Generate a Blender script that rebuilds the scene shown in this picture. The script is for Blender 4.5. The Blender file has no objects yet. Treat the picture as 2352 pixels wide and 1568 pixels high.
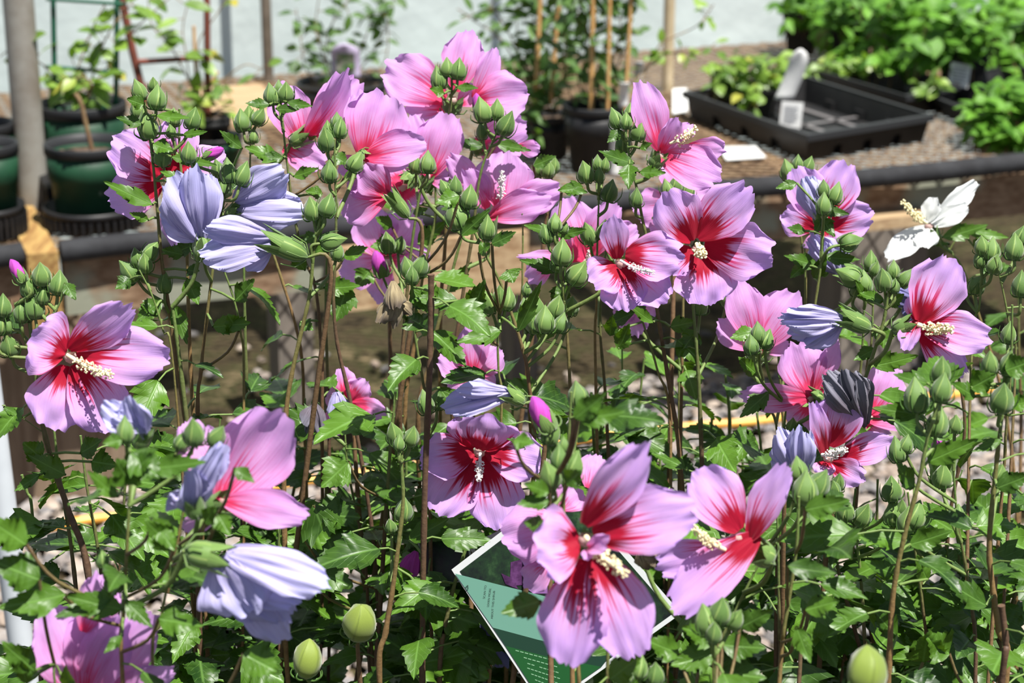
import bpy, math, random
import numpy as np
from mathutils import Vector as V, Matrix, Quaternion, noise

R = random.Random(7)
sc = bpy.context.scene
# ------------------------------------------------------------------ camera
F = 4599.0
PITCH = math.radians(18.3)
CAMZ = 1.4
cam_d = bpy.data.cameras.new('camera')
cam_d.sensor_width = 36.0
cam_d.lens = F / 2352.0 * 36.0
cam_d.clip_start = 0.05
cam_d.clip_end = 60
cam_d.dof.use_dof = True
cam_d.dof.focus_distance = 1.58
cam_d.dof.aperture_fstop = 9.5
cam = bpy.data.objects.new('camera', cam_d)
sc.collection.objects.link(cam)
cam.location = (0, 0, CAMZ)
cam.rotation_euler = (math.pi / 2 - PITCH, 0, 0)
sc.camera = cam
# ------------------------------------------------------------------ world, sun, exposure
world = bpy.data.worlds.new('sky')
sc.world = world
world.use_nodes = True
bg = world.node_tree.nodes['Background']
bg.inputs[0].default_value = (0.62, 0.76, 1.0, 1)
bg.inputs[1].default_value = 0.36
sun_d = bpy.data.lights.new('sun', 'SUN')
sun_d.energy = 8.0
sun_d.angle = math.radians(0.6)
sun_d.color = (1.0, 0.965, 0.91)
sun = bpy.data.objects.new('sun', sun_d)
sc.collection.objects.link(sun)
sun.rotation_euler = V((0.26, -0.30, 0.90)).to_track_quat('Z', 'Y').to_euler()
sc.view_settings.view_transform = 'Standard'
sc.view_settings.look = 'None'
sc.view_settings.gamma = 1
sc.view_settings.use_curve_mapping = False
sc.view_settings.exposure = 0.28

# ------------------------------------------------------------------ photograph geometry
CP, SP = math.cos(PITCH), math.sin(PITCH)
CAM = V((0, 0, CAMZ))

def ray(px, py):
    cx = (px - 1176) / F
    cy = (784 - py) / F
    return V((cx, CP + cy * SP, -SP + cy * CP))

def at(px, py, Y):
    d = ray(px, py)
    return CAM + d * (Y / d.y)

def plane(px, py, z=0.0):
    d = ray(px, py)
    return CAM + d * ((z - CAMZ) / d.z)

def mpp(p):                      # metres per pixel at a point
    d = p - CAM
    return (d.y * CP - d.z * SP) / F

# ------------------------------------------------------------------ object helpers
WO = {}

def tag(o, label=None, cat=None, group=None, kind=None):
    if label: o['label'] = label
    if cat: o['category'] = cat
    if group: o['group'] = group
    if kind: o['kind'] = kind
    return o

def empty(name, loc, label=None, cat=None, group=None):
    o = bpy.data.objects.new(name, None)
    sc.collection.objects.link(o)
    o.location = loc
    o.empty_display_size = 0.05
    WO[o.name] = V(loc)
    return tag(o, label, cat, group)

class MB:
    def __init__(s):
        s.v = []; s.f = []; s.uv = []; s.r = []; s.mi = []
    def grid(s, rows, uvs=None, rnd=0.5, closed=False, mi=0):
        b = len(s.v); n = len(rows[0])
        for i, row in enumerate(rows):
            for j, p in enumerate(row):
                s.v.append(tuple(p))
                s.uv.append(uvs[i][j] if uvs else (j / max(1, n - 1), i / max(1, len(rows) - 1)))
                s.r.append(rnd)
        for i in range(len(rows) - 1):
            for j in range(n if closed else n - 1):
                k = (j + 1) % n
                s.f.append((b + i * n + j, b + i * n + k, b + (i + 1) * n + k, b + (i + 1) * n + j))
                s.mi.append(mi)
    def poly(s, pts, rnd=0.5, mi=0, uvs=None):
        b = len(s.v)
        for i, p in enumerate(pts):
            s.v.append(tuple(p)); s.uv.append(uvs[i] if uvs else (0, 0)); s.r.append(rnd)
        s.f.append(tuple(range(b, b + len(pts)))); s.mi.append(mi)
    def tube(s, pts, rad, n=6, rnd=0.5, cap=True, vs=None, mi=0):
        rows = []; uvs = []
        up = V((0, 0, 1)); prev = None
        for i, p in enumerate(pts):
            a = pts[max(0, i - 1)]; c = pts[min(len(pts) - 1, i + 1)]
            t = (c - a)
            if t.length < 1e-9: t = V((0, 0, 1))
            t.normalize()
            if prev is None:
                x = t.cross(V((0.31, 0.9, 0.2)))
                if x.length < .1: x = t.cross(V((1, 0, 0)))
            else:
                x = prev - t * prev.dot(t)
            x.normalize(); prev = x
            y = t.cross(x)
            r = rad[i] if isinstance(rad, (list, tuple)) else rad
            rows.append([p + (x * math.cos(6.2832 * k / n) + y * math.sin(6.2832 * k / n)) * r for k in range(n)])
            vv = vs[i] if vs else i / max(1, len(pts) - 1)
            uvs.append([(k / n, vv) for k in range(n)])
        s.grid(rows, uvs, rnd, closed=True, mi=mi)
        if cap:
            s.poly(list(reversed(rows[0])), rnd, mi, uvs[0]); s.poly(rows[-1], rnd, mi, uvs[-1])
    def box(s, o, ex, ey, ez, rnd=0.5, mi=0):
        c = [o, o + ex, o + ex + ey, o + ey, o + ez, o + ex + ez, o + ex + ey + ez, o + ey + ez]
        for q in ((3, 2, 1, 0), (4, 5, 6, 7), (0, 1, 5, 4), (1, 2, 6, 5), (2, 3, 7, 6), (3, 0, 4, 7)):
            s.poly([c[k] for k in q], rnd, mi, [(0, 0), (1, 0), (1, 1), (0, 1)])
    def lathe(s, c, prof, n=32, rnd=0.5, squash=None, mi=0):
        rows = []
        for r, z in prof:
            rows.append([c + V((r * math.cos(6.28318 * k / n), r * math.sin(6.28318 * k / n), z)) for k in range(n)])
        s.grid(rows, None, rnd, closed=True, mi=mi)
    def ball(s, c, r, rnd=0.5, mi=0):
        b = len(s.v)
        for d in ((1, 0, 0), (-1, 0, 0), (0, 1, 0), (0, -1, 0), (0, 0, 1), (0, 0, -1)):
            s.v.append((c[0] + d[0] * r, c[1] + d[1] * r, c[2] + d[2] * r)); s.uv.append((0, 0)); s.r.append(rnd)
        for q in ((0, 2, 4), (2, 1, 4), (1, 3, 4), (3, 0, 4), (2, 0, 5), (1, 2, 5), (3, 1, 5), (0, 3, 5)):
            s.f.append(tuple(b + k for k in q)); s.mi.append(mi)
    def build(s, name, mat, parent=None, origin=None, smooth=True, bevel=0.0):
        me = bpy.data.meshes.new(name)
        if origin is None:
            origin = WO[parent.name] if parent else V((0, 0, 0))
        org = np.array(origin)
        me.from_pydata((np.array(s.v) - org).tolist(), [], s.f)
        uvl = me.uv_layers.new(name='UVMap')
        li = np.empty(len(me.loops), dtype=np.int32); me.loops.foreach_get('vertex_index', li)
        uvl.data.foreach_set('uv', np.array(s.uv, dtype=np.float32)[li].ravel())
        at_ = me.attributes.new('rnd', 'FLOAT', 'POINT')
        at_.data.foreach_set('value', np.array(s.r, dtype=np.float32))
        mats = mat if isinstance(mat, (list, tuple)) else [mat]
        for m in mats: me.materials.append(m)
        if len(mats) > 1: me.polygons.foreach_set('material_index', s.mi)
        if smooth: me.polygons.foreach_set('use_smooth', [True] * len(me.polygons))
        me.update()
        o = bpy.data.objects.new(name, me)
        sc.collection.objects.link(o)
        WO[o.name] = V(origin)
        if parent:
            o.parent = parent
            o.location = V(origin) - WO[parent.name]
        else:
            o.location = origin
        if bevel:
            md = o.modifiers.new('bevel', 'BEVEL'); md.width = bevel; md.segments = 2; md.limit_method = 'ANGLE'
        return o

def smooth_path(pts, k=6):
    out = []
    n = len(pts)
    for i in range(n - 1):
        p0 = pts[max(0, i - 1)]; p1 = pts[i]; p2 = pts[i + 1]; p3 = pts[min(n - 1, i + 2)]
        for j in range(k):
            t = j / k
            out.append(0.5 * ((2 * p1) + (p2 - p0) * t + (2 * p0 - 5 * p1 + 4 * p2 - p3) * t * t + (3 * p1 - p0 - 3 * p2 + p3) * t ** 3))
    out.append(pts[-1])
    return out

# ------------------------------------------------------------------ materials
def lin(r, g, b):
    f = lambda c: ((c / 255 + 0.055) / 1.055) ** 2.4 if c > 10 else c / 255 / 12.92
    return (f(r), f(g), f(b), 1)

class NT:
    def __init__(s, name):
        s.m = bpy.data.materials.new(name); s.m.use_nodes = True
        s.t = s.m.node_tree; s.t.nodes.clear()
        s.out = s.n('ShaderNodeOutputMaterial')
    def n(s, ty, **kw):
        nd = s.t.nodes.new(ty)
        for k, v in kw.items(): setattr(nd, k, v)
        return nd
    def l(s, a, b): s.t.links.new(a, b)
    def put(s, sock, val):
        if isinstance(val, bpy.types.NodeSocket): s.l(val, sock)
        else: sock.default_value = val
    def math(s, op, a, b=0.0, clamp=False):
        nd = s.n('ShaderNodeMath', operation=op, use_clamp=clamp)
        s.put(nd.inputs[0], a); s.put(nd.inputs[1], b)
        return nd.outputs[0]
    def mix(s, f, a, b, mode='MIX'):
        nd = s.n('ShaderNodeMix', data_type='RGBA', blend_type=mode)
        s.put(nd.inputs[0], f); s.put(nd.inputs[6], a); s.put(nd.inputs[7], b)
        return nd.outputs[2]
    def noise(s, vec, scale=5, detail=2, rough=0.5):
        nd = s.n('ShaderNodeTexNoise')
        if vec is not None: s.l(vec, nd.inputs['Vector'])
        nd.inputs['Scale'].default_value = scale; nd.inputs['Detail'].default_value = detail
        nd.inputs['Roughness'].default_value = rough
        return nd.outputs[0]
    def ramp(s, f, stops, interp='LINEAR'):
        nd = s.n('ShaderNodeValToRGB'); s.l(f, nd.inputs[0])
        nd.color_ramp.interpolation = interp
        e = nd.color_ramp.elements
        while len(e) < len(stops): e.new(0.5)
        for i, (p, c) in enumerate(stops): e[i].position = p; e[i].color = c
        return nd.outputs[0]
    def maprange(s, v, a, b, c=0.0, d=1.0):
        nd = s.n('ShaderNodeMapRange', interpolation_type='SMOOTHSTEP')
        s.put(nd.inputs[0], v); s.put(nd.inputs[1], a); s.put(nd.inputs[2], b); s.put(nd.inputs[3], c); s.put(nd.inputs[4], d)
        return nd.outputs[0]
    def comb(s, x, y, z=0.0):
        nd = s.n('ShaderNodeCombineXYZ')
        s.put(nd.inputs[0], x); s.put(nd.inputs[1], y); s.put(nd.inputs[2], z)
        return nd.outputs[0]
    def uv(s):
        nd = s.n('ShaderNodeTexCoord'); sp = s.n('ShaderNodeSeparateXYZ'); s.l(nd.outputs['UV'], sp.inputs[0])
        return sp.outputs[0], sp.outputs[1]
    def obj(s): return s.n('ShaderNodeTexCoord').outputs['Object']
    def geo(s): return s.n('ShaderNodeNewGeometry').outputs['Position']
    def attr(s, name, ty='GEOMETRY'):
        nd = s.n('ShaderNodeAttribute', attribute_type=ty, attribute_name=name)
        return nd.outputs['Fac']
    def rand(s): return s.n('ShaderNodeObjectInfo').outputs['Random']
    def bump(s, h, strength=0.3, dist=0.01):
        nd = s.n('ShaderNodeBump'); s.l(h, nd.inputs['Height'])
        nd.inputs['Strength'].default_value = strength; nd.inputs['Distance'].default_value = dist
        return nd.outputs[0]
    def finish(s, col, rough=0.5, trans=0.0, tcol=None, normal=None, spec=0.5, metal=0.0, sheen=0.0, alpha=None, subs=0):
        p = s.n('ShaderNodeBsdfPrincipled')
        s.put(p.inputs['Base Color'], col); s.put(p.inputs['Roughness'], rough)
        p.inputs['Specular IOR Level'].default_value = spec
        p.inputs['Metallic'].default_value = metal
        p.inputs['Sheen Weight'].default_value = sheen
        if normal: s.l(normal, p.inputs['Normal'])
        if trans > 0:
            tr = s.n('ShaderNodeBsdfTranslucent'); s.put(tr.inputs[0], tcol if tcol is not None else col)
            if normal: s.l(normal, tr.inputs['Normal'])
            mx = s.n('ShaderNodeMixShader'); mx.inputs[0].default_value = trans
            s.l(p.outputs[0], mx.inputs[1]); s.l(tr.outputs[0], mx.inputs[2])
            s.l(mx.outputs[0], s.out.inputs[0])
        else:
            s.l(p.outputs[0], s.out.inputs[0])
        return s.m

def petal_mat(name, body, tip, eye1, eye2, has_eye=True, vein=None, trans=0.4, veinamt=0.3, halo_=.25):
    t = NT(name)
    u, v = t.uv()
    rr = t.math('MULTIPLY', t.rand(), 37.0)
    s1 = t.noise(t.comb(t.math('MULTIPLY', u, 26.0), t.math('MULTIPLY', v, 1.0), rr), 1.0, 1.5, 0.5)
    s2 = t.noise(t.comb(t.math('MULTIPLY', u, 60.0), t.math('MULTIPLY', v, 2.0), rr), 1.0, 2.0, 0.6)
    s3 = t.noise(t.comb(t.math('MULTIPLY', u, 3.0), t.math('MULTIPLY', v, 3.0), rr), 1.0, 3.0, 0.6)
    base = t.mix(t.maprange(v, 0.35, 1.0), body, tip)
    base = t.mix(t.maprange(s3, 0.3, 0.75, 0.0, 0.35), base, (0.86, 0.52, 0.86, 1) if has_eye else body)
    if vein is not None:
        vm = t.math('MULTIPLY', t.maprange(s2, 0.5, 0.62), t.maprange(v, 1.0, 0.15, 0.0, veinamt))
        base = t.mix(vm, base, vein)
    if has_eye:
        uc = t.math('ABSOLUTE', t.math('SUBTRACT', u, 0.5))
        tt = t.math('ADD', v, t.math('MULTIPLY', t.math('SUBTRACT', s1, 0.5), 1.7))
        tt = t.math('ADD', tt, t.math('MULTIPLY', uc, 0.45))
        eye = t.attr('eye', 'OBJECT')
        solid = t.math('ADD', v, t.math('MULTIPLY', t.math('SUBTRACT', s1, 0.5), 0.35))
        solid = t.math('ADD', solid, t.math('MULTIPLY', t.math('MULTIPLY', uc, uc), 0.9))
        reach = t.maprange(t.math('SUBTRACT', t.math('ADD', tt, 0.0), eye), -0.05, 0.26, 1.0, 0.0)
        m1 = t.math('MULTIPLY', t.maprange(s1, 0.50, 0.41, 0.0, 1.0), reach)
        m1 = t.math('MULTIPLY', m1, t.maprange(v, 0.85, 0.4, 0.0, 0.95))
        m2 = t.maprange(t.math('SUBTRACT', solid, eye), -0.05, 0.10, 1.0, 0.0)
        halo = t.maprange(t.math('SUBTRACT', v, eye), -0.05, 0.30, halo_, 0.0)
        base = t.mix(halo, base, (0.85, 0.16, 0.38, 1))
        base = t.mix(m1, base, eye2)
        base = t.mix(m2, base, eye1)
    h = t.math('ADD', t.math('MULTIPLY', s2, 0.6), t.math('MULTIPLY', s1, 0.6))
    return t.finish(base, 0.62, trans, None, t.bump(h, 0.3, 0.0015), spec=0.25, sheen=0.15)

M = {}
M['petal'] = petal_mat('pink_petal', (0.70, 0.39, 0.76, 1), (0.58, 0.35, 0.80, 1), (0.42, 0.002, 0.028, 1), (0.55, 0.012, 0.11, 1), vein=(0.6, 0.10, 0.40, 1), veinamt=0.22)
M['petal_back'] = petal_mat('petal_back', (0.72, 0.31, 0.66, 1), (0.64, 0.34, 0.74, 1), (0.80, 0.05, 0.16, 1), (0.72, 0.09, 0.28, 1), vein=(0.62, 0.09, 0.34, 1), veinamt=0.5, trans=0.45, halo_=.5)
M['white_petal'] = petal_mat('white_petal', (0.85, 0.87, 0.85, 1), (0.88, 0.90, 0.9, 1), None, None, has_eye=False, vein=(0.7, 0.75, 0.7, 1), trans=0.3)
M['wilt'] = petal_mat('faded_petal', (0.52, 0.48, 0.76, 1), (0.50, 0.49, 0.80, 1), None, None, has_eye=False, vein=(0.24, 0.20, 0.48, 1), trans=0.28, veinamt=0.75)
M['wilt_dark'] = petal_mat('dark_faded_petal', (0.12, 0.11, 0.24, 1), (0.16, 0.16, 0.36, 1), None, None, has_eye=False, vein=(0.04, 0.03, 0.10, 1), trans=0.15, veinamt=0.8)
M['wilt_grey'] = petal_mat('shrivelled_petal', (0.12, 0.10, 0.13, 1), (0.20, 0.20, 0.25, 1), None, None, has_eye=False, vein=(0.04, 0.035, 0.03, 1), trans=0.05, veinamt=0.9)
M['wilt_brown'] = petal_mat('dried_petal', (0.30, 0.24, 0.13, 1), (0.10, 0.075, 0.06, 1), None, None, has_eye=False, vein=(0.05, 0.03, 0.02, 1), trans=0.05, veinamt=0.9)
M['magenta'] = petal_mat('magenta_petal', (0.58, 0.07, 0.46, 1), (0.42, 0.06, 0.40, 1), None, None, has_eye=False, vein=(0.25, 0.02, 0.20, 1), trans=0.2, veinamt=0.6)

def leaf_mat(name, dark, light, trans=0.3, rough=0.38, spec=0.5, yellow=None):
    t = NT(name)
    u, v = t.uv()
    r = t.attr('rnd')
    c = t.mix(r, dark, light)
    n1 = t.noise(t.geo(), 60, 3)
    c = t.mix(t.maprange(n1, 0.35, 0.7, 0.0, 0.35), c, light)
    # veins: midrib + side veins
    uc = t.math('ABSOLUTE', t.math('SUBTRACT', u, 0.5))
    mid = t.maprange(uc, 0.0, 0.045, 1.0, 0.0)
    ph = t.math('SUBTRACT', t.math('MULTIPLY', v, 6.0), t.math('MULTIPLY', uc, 6.5))
    fr = t.math('ABSOLUTE', t.math('SUBTRACT', t.math('FRACT', ph), 0.5))
    side = t.maprange(fr, 0.0, 0.07, 0.7, 0.0)
    vv = t.math('MAXIMUM', mid, side)
    c = t.mix(t.math('MULTIPLY', vv, 0.30), c, (0.22, 0.42, 0.10, 1))
    if yellow: c = t.mix(t.maprange(r, 0.9, 1.0), c, yellow)
    tc = t.mix(0.5, c, (0.26, 0.52, 0.01, 1))
    h = t.math('SUBTRACT', 1.0, vv)
    return t.finish(c, rough, trans, tc, t.bump(h, 0.35, 0.001), spec=spec)

M['leaf'] = leaf_mat('hibiscus_leaf', (0.010, 0.036, 0.005, 1), (0.078, 0.175, 0.014, 1), trans=0.15, rough=.42, spec=.38)
M['vine_leaf'] = leaf_mat('vine_leaf', (0.06, 0.13, 0.02, 1), (0.24, 0.38, 0.05, 1), yellow=(0.4, 0.35, 0.05, 1))
M['lush_leaf'] = leaf_mat('lush_leaf', (0.025, 0.10, 0.008, 1), (0.14, 0.33, 0.028, 1), rough=0.5, spec=.3)
M['grey_leaf'] = leaf_mat('grey_leaf', (0.025, 0.07, 0.018, 1), (0.10, 0.19, 0.045, 1), rough=0.5)

def stem_mat():
    t = NT('stem_bark')
    u, v = t.uv()
    n = t.noise(t.geo(), 220, 3)
    n2 = t.noise(t.geo(), 25, 2)
    wood = t.mix(n, (0.05, 0.026, 0.02, 1), (0.17, 0.10, 0.055, 1))
    wood = t.mix(t.maprange(t.attr('rnd'), 0.0, 1.0), wood, t.mix(n, (0.13, 0.07, 0.03, 1), (0.33, 0.21, 0.08, 1)))
    green = t.mix(n, (0.10, 0.16, 0.035, 1), (0.17, 0.26, 0.07, 1))
    c = t.mix(t.maprange(t.math('ADD', v, t.math('MULTIPLY', n2, 0.3)), 0.12, 0.55), green, wood)
    return t.finish(c, 0.6, normal=t.bump(n, 0.5, 0.001), spec=0.4)
M['stem'] = stem_mat()

def bud_mat(name, a, b, c2):
    t = NT(name)
    u, v = t.uv()
    f = t.math('ABSOLUTE', t.math('SUBTRACT', t.math('FRACT', t.math('MULTIPLY', u, 5.0)), 0.5))
    seam = t.maprange(f, 0.5, 0.40, 1.0, 0.0)
    n = t.noise(t.obj(), 60, 3)
    c = t.mix(t.math('MULTIPLY', t.rand(), 0.6), a, b)
    c = t.mix(t.maprange(n, 0.3, 0.8, 0.0, 0.5), c, b)
    c = t.mix(t.math('MULTIPLY', seam, 0.6), c, c2)
    return t.finish(c, 0.55, 0.08, None, t.bump(t.noise(t.obj(), 500, 2), 0.12, 0.0004), spec=0.3, sheen=0.3)
M['bud'] = bud_mat('bud_green', (0.065, 0.14, 0.026, 1), (0.16, 0.27, 0.06, 1), (0.36, 0.46, 0.13, 1))
M['seed'] = bud_mat('seed_pod', (0.16, 0.23, 0.03, 1), (0.24, 0.30, 0.05, 1), (0.10, 0.14, 0.02, 1))

def plain(name, col, rough=0.5, nscale=0, ncol=None, bump=0, metal=0.0, spec=0.5, bscale=40, trans=0.0):
    t = NT(name)
    c = col; nm = None
    if ncol is not None:
        n = t.noise(t.obj(), nscale, 4, 0.6)
        c = t.mix(t.maprange(n, 0.35, 0.7), col, ncol)
    if bump: nm = t.bump(t.noise(t.obj(), bscale, 4), bump, 0.004)
    return t.finish(c, rough, trans, None, nm, spec=spec, metal=metal)

M['anther_w'] = plain('white_anther', (0.86, 0.82, 0.78, 1), 0.7)
M['anther_y'] = plain('cream_anther', (0.85, 0.76, 0.45, 1), 0.7)
M['bract'] = plain('bract_green', (0.09, 0.19, 0.04, 1), 0.5, trans=0.2)
M['throat'] = plain('flower_throat', (0.75, 0.5, 0.45, 1), 0.5, trans=0.2)
M['black_plastic'] = plain('black_plastic', (0.009, 0.009, 0.010, 1), 0.5, 25, (0.016, 0.015, 0.015, 1), 0.1, spec=.35)
M['green_plastic'] = plain('green_plastic', (0.007, 0.038, 0.018, 1), 0.55, 20, (0.010, 0.052, 0.023, 1), 0.06, spec=.3)
M['dark_rim'] = plain('dark_rim', (0.022, 0.023, 0.025, 1), 0.55, spec=.35)
M['green_wire'] = plain('green_coated_wire', (0.01, 0.09, 0.05, 1), 0.35)
M['rust'] = plain('rusty_metal', (0.12, 0.035, 0.02, 1), 0.6, 60, (0.20, 0.05, 0.03, 1), 0.3)
M['soil'] = plain('potting_soil', (0.035, 0.022, 0.014, 1), 0.9, 90, (0.10, 0.06, 0.035, 1), 0.9)
M['bamboo'] = plain('bamboo', (0.50, 0.27, 0.09, 1), 0.5, 30, (0.62, 0.38, 0.16, 1), 0.2)
M['tanwood'] = plain('tan_post', (0.42, 0.33, 0.20, 1), 0.6, 30, (0.52, 0.42, 0.28, 1), 0.2)
M['greypole'] = plain('grey_pole', (0.27, 0.26, 0.23, 1), 0.5, 12, (0.18, 0.155, 0.125, 1), 0.1)
M['brownpole'] = plain('brown_pole', (0.10, 0.08, 0.06, 1), 0.5, 12, (0.17, 0.14, 0.11, 1), 0.1)
M['label'] = plain('white_label', (0.82, 0.82, 0.80, 1), 0.4, 90, (0.72, 0.72, 0.71, 1))
M['print'] = plain('label_print', (0.30, 0.31, 0.33, 1), 0.5)
M['pvc'] = plain('white_pvc', (0.62, 0.66, 0.70, 1), 0.35, 8, (0.52, 0.56, 0.60, 1))
M['hose'] = plain('orange_hose', (0.72, 0.33, 0.045, 1), 0.4, 10, (0.78, 0.42, 0.08, 1))
M['foam'] = plain('black_foam_pipe', (0.018, 0.018, 0.02, 1), 0.8, 20, (0.03, 0.031, 0.034, 1), 0.3, spec=.25)
M['mesh'] = plain('bench_mesh', (0.12, 0.07, 0.038, 1), 0.6, 30, (0.25, 0.17, 0.095, 1), 0.2, metal=0.0, spec=.3)
M['vine_stem'] = plain('vine_stem', (0.16, 0.09, 0.045, 1), 0.6, 50, (0.26, 0.18, 0.08, 1))
M['paper_mauve'] = plain('mauve_card', (0.55, 0.47, 0.66, 1), 0.45)
M['paper_pic'] = plain('picture_print', (0.10, 0.22, 0.08, 1), 0.45, 60, (0.45, 0.42, 0.36, 1))
M['card_edge'] = plain('card_edge', (0.50, 0.52, 0.52, 1), 0.35)
M['card_teal'] = plain('card_teal', (0.11, 0.25, 0.19, 1), 0.35)
M['card_dark'] = plain('card_dark_green', (0.010, 0.035, 0.02, 1), 0.3)
M['card_green'] = plain('card_green', (0.01, 0.07, 0.016, 1), 0.3)
M['card_grey'] = plain('card_pale_panel', (0.55, 0.58, 0.62, 1), 0.35)
M['ink'] = plain('ink', (0.02, 0.04, 0.03, 1), 0.5)
M['ink_pale'] = plain('ink_pale', (0.16, 0.32, 0.18, 1), 0.5)

def card_photo():
    t = NT('card_photo')
    n = t.noise(t.obj(), 55, 4, 0.65)
    c = t.ramp(n, [(0.38, (0.006, 0.008, 0.008, 1)), (0.55, (0.012, 0.03, 0.012, 1)), (0.66, (0.03, 0.07, 0.025, 1)), (0.8, (0.10, 0.02, 0.12, 1))])
    return t.finish(c, 0.3)
M['card_photo'] = card_photo()
M['card_mauve'] = plain('card_mauve_petal', (0.20, 0.09, 0.26, 1), 0.35, 80, (0.26, 0.14, 0.32, 1))
M['card_purple'] = plain('card_purple_petal', (0.03, 0.006, 0.035, 1), 0.35, 80, (0.12, 0.04, 0.14, 1))

def wood_mat(name, a, b, paint=None, grain=(1, 14, 14)):
    t = NT(name)
    mp = t.n('ShaderNodeMapping'); t.l(t.obj(), mp.inputs[0]); mp.inputs['Scale'].default_value = grain
    n = t.noise(mp.outputs[0], 6, 5, 0.65)
    n2 = t.noise(t.obj(), 7, 3)
    c = t.mix(t.maprange(n, 0.3, 0.7), a, b)
    if paint is not None:
        c = t.mix(t.maprange(n2, 0.45, 0.6), c, paint)
    return t.finish(c, 0.75, normal=t.bump(n, 0.4, 0.003), spec=0.2)
M['board'] = wood_mat('weathered_board', (0.14, 0.08, 0.045, 1), (0.28, 0.19, 0.12, 1), (0.24, 0.25, 0.19, 1))
M['raw_wood'] = wood_mat('raw_wood', (0.26, 0.16, 0.085, 1), (0.46, 0.34, 0.20, 1))
M['ochre_wood'] = wood_mat('ochre_wood', (0.20, 0.10, 0.035, 1), (0.42, 0.28, 0.10, 1), grain=(14, 2, 14))
M['post_wood'] = wood_mat('post_wood', (0.15, 0.105, 0.07, 1), (0.24, 0.18, 0.125, 1), grain=(14, 14, 1))
M['grey_post'] = wood_mat('grey_post_wood', (0.13, 0.115, 0.10, 1), (0.22, 0.19, 0.16, 1), grain=(14, 14, 1))

def ground_mat():
    t = NT('ground_dirt')
    p = t.geo()
    n = t.noise(p, 9, 6, 0.7); n2 = t.noise(p, 70, 3)
    dirt = t.ramp(n, [(0.36, (0.012, 0.010, 0.006, 1)), (0.47, (0.055, 0.042, 0.023, 1)), (0.55, (0.03, 0.034, 0.012, 1)), (0.66, (0.15, 0.115, 0.065, 1))])
    c = t.mix(t.maprange(n2, 0.4, 0.75, 0, 0.4), dirt, (0.11, 0.08, 0.045, 1))
    return t.finish(c, 0.95, normal=t.bump(n2, 0.8, 0.01), spec=0.1)
M['ground'] = ground_mat()
def stone_mat():
    t = NT('gravel_stone')
    r = t.attr('rnd')
    c = t.ramp(r, [(0.0, (0.055, 0.055, 0.06, 1)), (0.25, (0.16, 0.155, 0.16, 1)), (0.5, (0.25, 0.185, 0.14, 1)), (0.75, (0.25, 0.235, 0.23, 1)), (1.0, (0.38, 0.31, 0.25, 1))])
    c = t.mix(t.maprange(t.noise(t.geo(), 200, 3), 0.3, 0.7, 0, 0.35), c, (0.32, 0.28, 0.24, 1))
    return t.finish(c, 0.85, spec=0.2)
M['stone'] = stone_mat()
def film_mat():
    t = NT('greenhouse_film')
    n = t.noise(t.geo(), 1.3, 3)
    c = t.mix(t.maprange(n, 0.35, 0.65), (0.80, 0.88, 0.86, 1), (0.70, 0.80, 0.78, 1))
    return t.finish(c, 0.35, 0.35, None, t.bump(t.noise(t.geo(), 4, 4), 0.5, 0.03), spec=0.4)
M['film'] = film_mat()
#%%SETTING
# ================================================================== SETTING
HB = 0.50
L0 = plane(0, 590, HB); L1 = plane(2352, 375, HB)
E1 = (L1 - L0).normalized(); E2 = V((-E1.y, E1.x, 0))
BACK = 1.42
def bpt(a, b, z=HB): return L0 + E1 * a + E2 * b + V((0, 0, z - HB))

# ground
g = MB()
rows = []
for i in range(41):
    row = []
    for j in range(41):
        x = -5 + 10 * j / 40; y = -1 + 9 * i / 40
        row.append(V((x, y, 0.012 * noise.noise(V((x * 3, y * 3, 0))) - 0.012)))
    rows.append(row)
g.grid(rows)
o = g.build('ground', M['ground']); o['kind'] = 'structure'

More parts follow.
